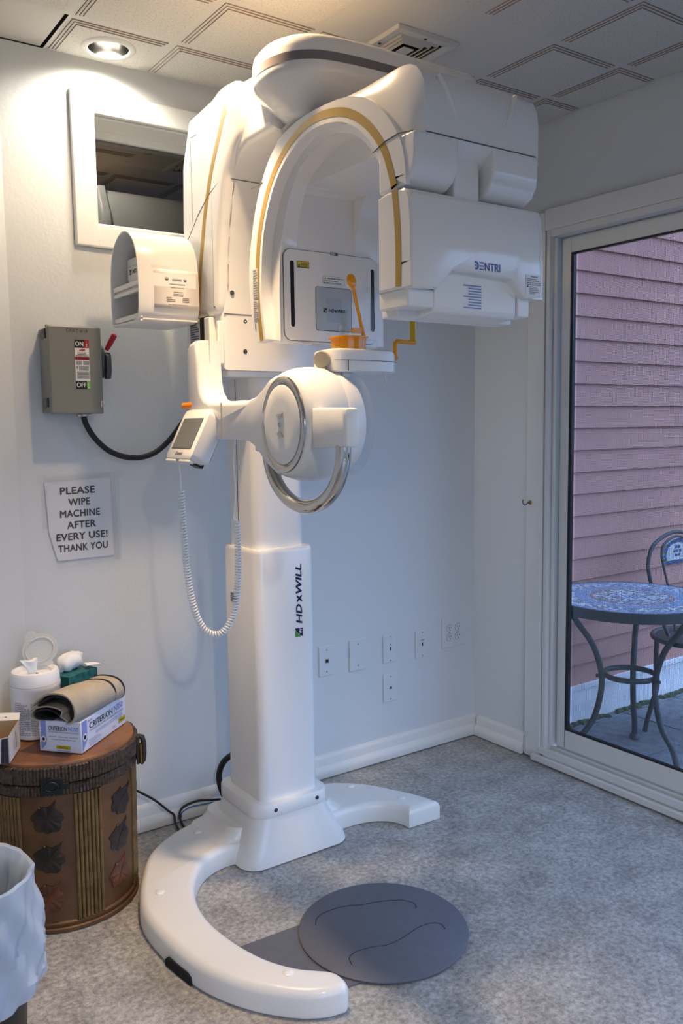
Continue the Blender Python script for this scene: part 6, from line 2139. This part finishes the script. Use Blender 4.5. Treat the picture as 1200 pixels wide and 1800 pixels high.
def cyl_lines(b, a0, a1, z0, z1, k_, mi, h=0.0006):
    dz = (z1 - z0) / k_
    for i in range(k_):
        zz_ = z1 - dz * (i + 0.75)
        ae = a1 if rl.random() > 0.25 else a0 + (a1 - a0) * rl.uniform(0.4, 0.9)
        a = a0
        while a < ae - 1e-4:
            w = min(rl.uniform(0.06, 0.22), ae - a)
            b.quad(cylf(a, zz_, h), cylf(a + w, zz_, h), cylf(a + w, zz_ + dz * 0.5, h), cylf(a, zz_ + dz * 0.5, h), mi)
            a += w + 0.025


A_ = math.radians
cyl_lines(b, A_(-160), A_(-121), LZ + 0.015, LZ + 0.104, 17, 0)
cyl_lines(b, A_(-118), A_(-62), LZ + 0.015, LZ + 0.108, 19, 0)
cyl_lines(b, A_(-158), A_(-138), LZ + 0.105, LZ + 0.110, 1, 1)
n_ = 10
for q in range(n_):
    a0, a1 = A_(-68 + 5 * q), A_(-68 + 5 * (q + 1))
    b.quad(cylf(a0, LZ + 0.110, 0.0006), cylf(a1, LZ + 0.110, 0.0006), cylf(a1, LZ + 0.124, 0.0006), cylf(a0, LZ + 0.124, 0.0006), 2)
build('printed_label', b, [mat('label_print', (0.33, 0.32, 0.35), 0.5), mat('pink_print', (0.55, 0.25, 0.30), 0.5), mat('red_band', (0.40, 0.05, 0.08), 0.5)], wbod, smooth=0, weld=False)
b = B()
z0 = LZ + WH
b.lathe([(0.0665, z0 + 0.0005), (0.0678, z0 + 0.002), (0.0662, z0 + 0.030), (0.0625, z0 + 0.037), (0.055, z0 + 0.039), (0.046, z0 + 0.034), (0.043, z0 + 0.026), (0.003, z0 + 0.024)], (wx, wy, 0), 64)
cap = build('cap', b, CANW, wc, smooth=40)
b = B().lathe([(0.0165, z0 + 0.0246), (0.003, z0 + 0.0246)], (wx - 0.006, wy - 0.004, 0), 24)
build('dispenser_hole', b, GREYPAN, cap, smooth=0)
# flipped lid: disc with thumb tab, tilted back on its hinge
hz0 = V(wx + 0.050, wy + 0.020, z0 + 0.037)
ln = V(-0.52, -0.30, 0.80).normalized()
lu = V(0.50, -0.42, 0).normalized()
lu = (lu - ln * lu.dot(ln)).normalized()
wd_ = lu
upv = V(-0.42, 0.22, 0.80).normalized()
sd = V(0.90, -0.30, 0.10)
sd = (sd - upv * sd.dot(upv)).normalized()
nrm = sd.cross(upv).normalized()
outl2 = [(-0.010, 0.0), (0.010, 0.0), (0.012, 0.010), (0.030, 0.016), (0.046, 0.034), (0.050, 0.054), (0.044, 0.074), (0.030, 0.090), (0.017, 0.098), (0.014, 0.108), (0.0, 0.115), (-0.014, 0.108), (-0.017, 0.098), (-0.030, 0.090), (-0.044, 0.074), (-0.050, 0.054), (-0.046, 0.034), (-0.030, 0.016), (-0.012, 0.010)]
ol = cat2(outl2 + [outl2[0]], 3)[:-1]
lf_ = lambda u, v, h: hz0 + sd * u + upv * v + nrm * h
b = B()
b.loft([[lf_(u, v, 0.0) for u, v in ol], [lf_(u, v, 0.0025) for u, v in ol]])
ci = [(0.040 * math.cos(2 * PI * i / 32), 0.054 + 0.034 * math.sin(2 * PI * i / 32)) for i in range(32)]
b.tube([lf_(u, v, -0.0015) for u, v in ci], 0.0022, 8, closed=True)
b.tube([lf_(u, v, 0.0035) for u, v in ci], 0.0022, 8, closed=True)
build('flip_lid', b, FROST, cap, smooth=40)
b = B()
t0 = V(wx - 0.008, wy - 0.006, z0 + 0.022)
secs = []
for q, (h, w, dx, tw) in enumerate(((0, 0.008, 0, 0), (0.012, 0.013, -0.001, 0.3), (0.026, 0.018, -0.003, 0.6), (0.038, 0.023, -0.006, 0.5), (0.046, 0.025, -0.010, 0.4))):
    c_, s_ = math.cos(tw - 0.4), math.sin(tw - 0.4)
    ring = []
    for i in range(16):
        t = 2 * PI * i / 16
        r_ = w * (0.55 + 0.45 * math.cos(3 * t + q))
        ring.append(t0 + V(dx + (w * math.cos(t) * c_ - 0.35 * r_ * math.sin(t) * s_), w * math.cos(t) * s_ + 0.35 * r_ * math.sin(t) * c_, h + 0.004 * math.sin(2 * t + 1)))
    secs.append(ring)
b.loft(secs)
build('wipe', b, TISSUE, wc, smooth=50)

# tissue box
tx_, ty_ = -1.762, -0.104
tf = local(tx_, ty_, math.radians(28))
tbx = empty('tissue_box', (tx_, ty_, LZ), 'dark teal tissue box with a white tissue pulled up, behind the folded apron', 'tissue box')
b = B()
hw, hd2, hh2 = 0.058, 0.056, 0.142
P = [tf(x, y, LZ + 0.0005 + z) for z in (0, hh2) for y in (-hd2, hd2) for x in (-hw, hw)]
b.add(P, [(0, 2, 3, 1), (4, 5, 7, 6), (0, 1, 5, 4), (2, 6, 7, 3), (0, 4, 6, 2), (1, 3, 7, 5)])
build('carton', b, TEAL, tbx, bevel=0.001, seg=1)
b = B()
secs = []
for q, (h, rx, ry, dx, dy) in enumerate(((0.0, 0.030, 0.012, 0, 0), (0.010, 0.036, 0.022, 0, 0), (0.024, 0.042, 0.028, 0.004, 0), (0.038, 0.040, 0.026, 0.008, 0.002), (0.047, 0.028, 0.016, 0.010, 0.002), (0.050, 0.010, 0.006, 0.012, 0.002))):
    ring = []
    for i in range(32):
        t = 2 * PI * i / 32
        cr_ = 1 + 0.10 * math.sin(5 * t + q * 0.7) + 0.05 * math.sin(9 * t - q)
        ring.append(tf(dx + rx * cr_ * math.cos(t), dy + ry * cr_ * math.sin(t), LZ + hh2 + 0.001 + h + 0.003 * math.sin(4 * t + q)))
    secs.append(ring)
b.loft(secs)
lip = catmull([tf(0.03, -0.03, LZ + hh2 + 0.012), tf(0.05, -0.035, LZ + hh2 + 0.010), tf(0.078, -0.036, LZ + hh2 + 0.004), tf(0.086, -0.034, LZ + hh2 - 0.002)], 4)
b.tube(lip, [0.016, 0.016, 0.015, 0.015, 0.015, 0.015, 0.014, 0.014, 0.014, 0.012, 0.012, 0.010, 0.006][:len(lip)], 10, flat=0.3)
build('tissue', b, TISSUE, tbx, smooth=60)

# open cardboard box at the left edge
ob = empty('open_carton', (-1.985, -0.325, LZ), 'torn open printed cardboard box at the left of the drum lid', 'cardboard box')
oC = V(-2.002, -0.362, LZ)           # right front bottom corner area
q0 = V(-1.955, -0.272, LZ + 0.0006)
ou = V(-0.46, -0.89, 0).normalized()   # along the printed long side towards the viewer
ov = V(-0.89, 0.46, 0).normalized()
OL, OW, OH = 0.118, 0.110, 0.076
of = lambda u, v, z: q0 + ou * u + ov * v + V(0, 0, z)
b = B()
t_ = 0.0018


def wallp(b, a, c, h0, h1, inn, mi=0, mj=1):
    P = [a, c, c + V(0, 0, h1), a + V(0, 0, h0)]
    Q = [p + inn * t_ for p in P]
    b.add(P, [(0, 1, 2, 3)], mi)
    b.add(Q, [(3, 2, 1, 0)], mj)
    b.add([P[3], P[2], Q[2], Q[3]], [(0, 1, 2, 3)], mj)
    b.add([P[1], Q[1], Q[2], P[2]], [(0, 1, 2, 3)], mj)
    b.add([P[0], P[3], Q[3], Q[0]], [(0, 1, 2, 3)], mj)


wallp(b, of(0, 0, 0), of(OL, 0, 0), OH, OH * 0.93, ov)
wallp(b, of(OL, 0, 0), of(OL, OW, 0), OH * 0.93, OH * 0.66, -ou)
wallp(b, of(OL, OW, 0), of(0, OW, 0), OH * 0.7, OH, -ov)
wallp(b, of(0, OW, 0), of(0, 0, 0), OH, OH, ou)
b.add([of(0, 0, 0.001), of(OL, 0, 0.001), of(OL, OW, 0.001), of(0, OW, 0.001)], [(0, 1, 2, 3)], 1)
b.add([of(0, 0, OH), of(0, OW, OH), of(-0.026, OW + 0.004, OH + 0.014), of(-0.03, 0.004, OH + 0.010)], [(0, 1, 2, 3)], 0)
cart = build('carton', b, [CARDW, KRAFT], ob, smooth=0, weld=False)
b = B()
fr = frame(of(OL, 0, 0), -ou, (0, 0, 1), 0.0008)
fr = (lambda x, y, h=0: of(OL - x, 0, y) - ov * (0.0008 + h))
for i_, (xx, yw, mi) in enumerate(((0.048, 0.034, 1), (0.058, 0.030, 1), (0.070, 0.046, 0), (0.082, 0.028, 1))):
    y = 0.016
    while y < 0.016 + yw:
        w = rl.uniform(0.003, 0.007)
        rect(b, fr, xx, y, xx + (0.0045 if mi == 0 else 0.002), y + w, mi)
        y += w + 0.0012
cpm = [mat('carton_ink', (0.03, 0.025, 0.04), 0.6), mat('carton_ink_pale', (0.36, 0.32, 0.34), 0.6)]
build('carton_print', b, cpm, cart, smooth=0, weld=False)
b = B()
fr2_ = (lambda x, y, h=0: of(OL, x, y) + ou * (0.0008 + h))
b.add([fr2_(0.002, 0.0005), fr2_(0.022, 0.0005), fr2_(0.018, OH * 0.86), fr2_(0.002, OH * 0.90)], [(0, 1, 2, 3)], 0)
build('carton_stripe', b, cpm, cart, smooth=0, weld=False)
b = B()
fr4 = lambda x, y, h=0: of(-0.002 - y * 0.9, OW - x, OH + 0.0012 + y * 0.45 + h)
x = 0.004
while x < 0.07:
    w = rl.uniform(0.004, 0.008)
    rect(b, fr4, x, 0.007, x + w, 0.013 + rl.uniform(-0.002, 0.002), 0)
    x += w + 0.0018
build('flap_print', b, cpm, cart, smooth=0, weld=False)

# ---- waste bin with liner
bnx, bny, bz = -2.195, -0.765, 0.40
bn = empty('waste_bin', (bnx, bny, 0), 'black waste bin with a white plastic liner at the left edge', 'bin')
b = B().lathe([(0.01, 0.0005), (0.096, 0.0005), (0.100, 0.006), (0.118, bz - 0.03), (0.120, bz - 0.022), (0.116, bz - 0.022), (0.113, bz - 0.03), (0.094, 0.02), (0.01, 0.02)], (bnx, bny, 0), 64)
build('bucket', b, BLACK, bn, smooth=40)
rn = random.Random(21)
ph = [rn.uniform(0, 2 * PI) for _ in range(8)]


def crumple(a, z, k_):
    tri = lambda q: abs((q / PI) % 2 - 1) * 2 - 1      # sharp folds
    return 0.0035 * math.sin(3 * a + ph[0] + 9 * z) + 0.0036 * tri(7 * a + ph[1] - 26 * z) + 0.0030 * tri(12 * a + ph[2] + 38 * z + k_) + 0.0020 * tri(21 * a + ph[3] - 60 * z)


b = B()
prof = [(0.140, 0.150, 1.2), (0.142, 0.156, 1.4), (0.146, 0.185, 1.6), (0.1445, 0.19, 1.0), (0.1435, 0.23, 1.8), (0.143, 0.27, 2.0), (0.1405, 0.31, 2.0), (0.138, 0.345, 1.7), (0.1345, 0.375, 1.2), (0.1330, bz - 0.004, 0.7), (0.1300, bz + 0.001, 0.5), (0.1240, bz - 0.003, 0.5), (0.106, bz - 0.035, 0.6), (0.098, bz - 0.07, 1.2), (0.092, bz - 0.11, 2.4), (0.090, bz - 0.15, 4.0), (0.07, bz - 0.19, 4.0)]
dense = []
for (r0, z0_, a0_), (r1, z1_, a1_) in zip(prof, prof[1:]):
    kk_ = max(1, int(abs(z1_ - z0_) / 0.014))
    dense += [(r0 + (r1 - r0) * t / kk_, z0_ + (z1_ - z0_) * t / kk_, a0_ + (a1_ - a0_) * t / kk_) for t in range(kk_)]
prof_n = len(prof)
rim_k = next(i for i, q in enumerate(dense) if q[1] >= bz - 0.005)
prof = dense + [prof[-1]]
secs = []
NA = 160
for k_, (r_, z, am) in enumerate(prof):
    ring = []
    for q in range(NA):
        a = 2 * PI * q / NA
        ro_ = r_ - 0.004 if k_ < rim_k else r_
        hem = 0.014 * math.sin(2 * a + 1.0) + 0.006 * math.sin(5 * a) if z < 0.187 and k_ < rim_k else 0
        rr_ = ro_ + am * crumple(a, z, k_ * 0.1) + (0.012 * max(0, math.sin(a * 1.0 + 0.5)) * math.exp(-((z - 0.23) / 0.07) ** 2) if k_ < rim_k else 0)
        zz_ = z + hem + (0.004 * math.sin(4 * a + ph[5]) * max(0, 1 - abs(z - bz) / 0.04))
        ring.append(V(bnx + rr_ * math.cos(a), bny + rr_ * math.sin(a), zz_))
    secs.append(ring)
b.loft(secs, caps=False)
build('bin_liner', b, BAGM, bn, label='crumpled white plastic liner', smooth=24)
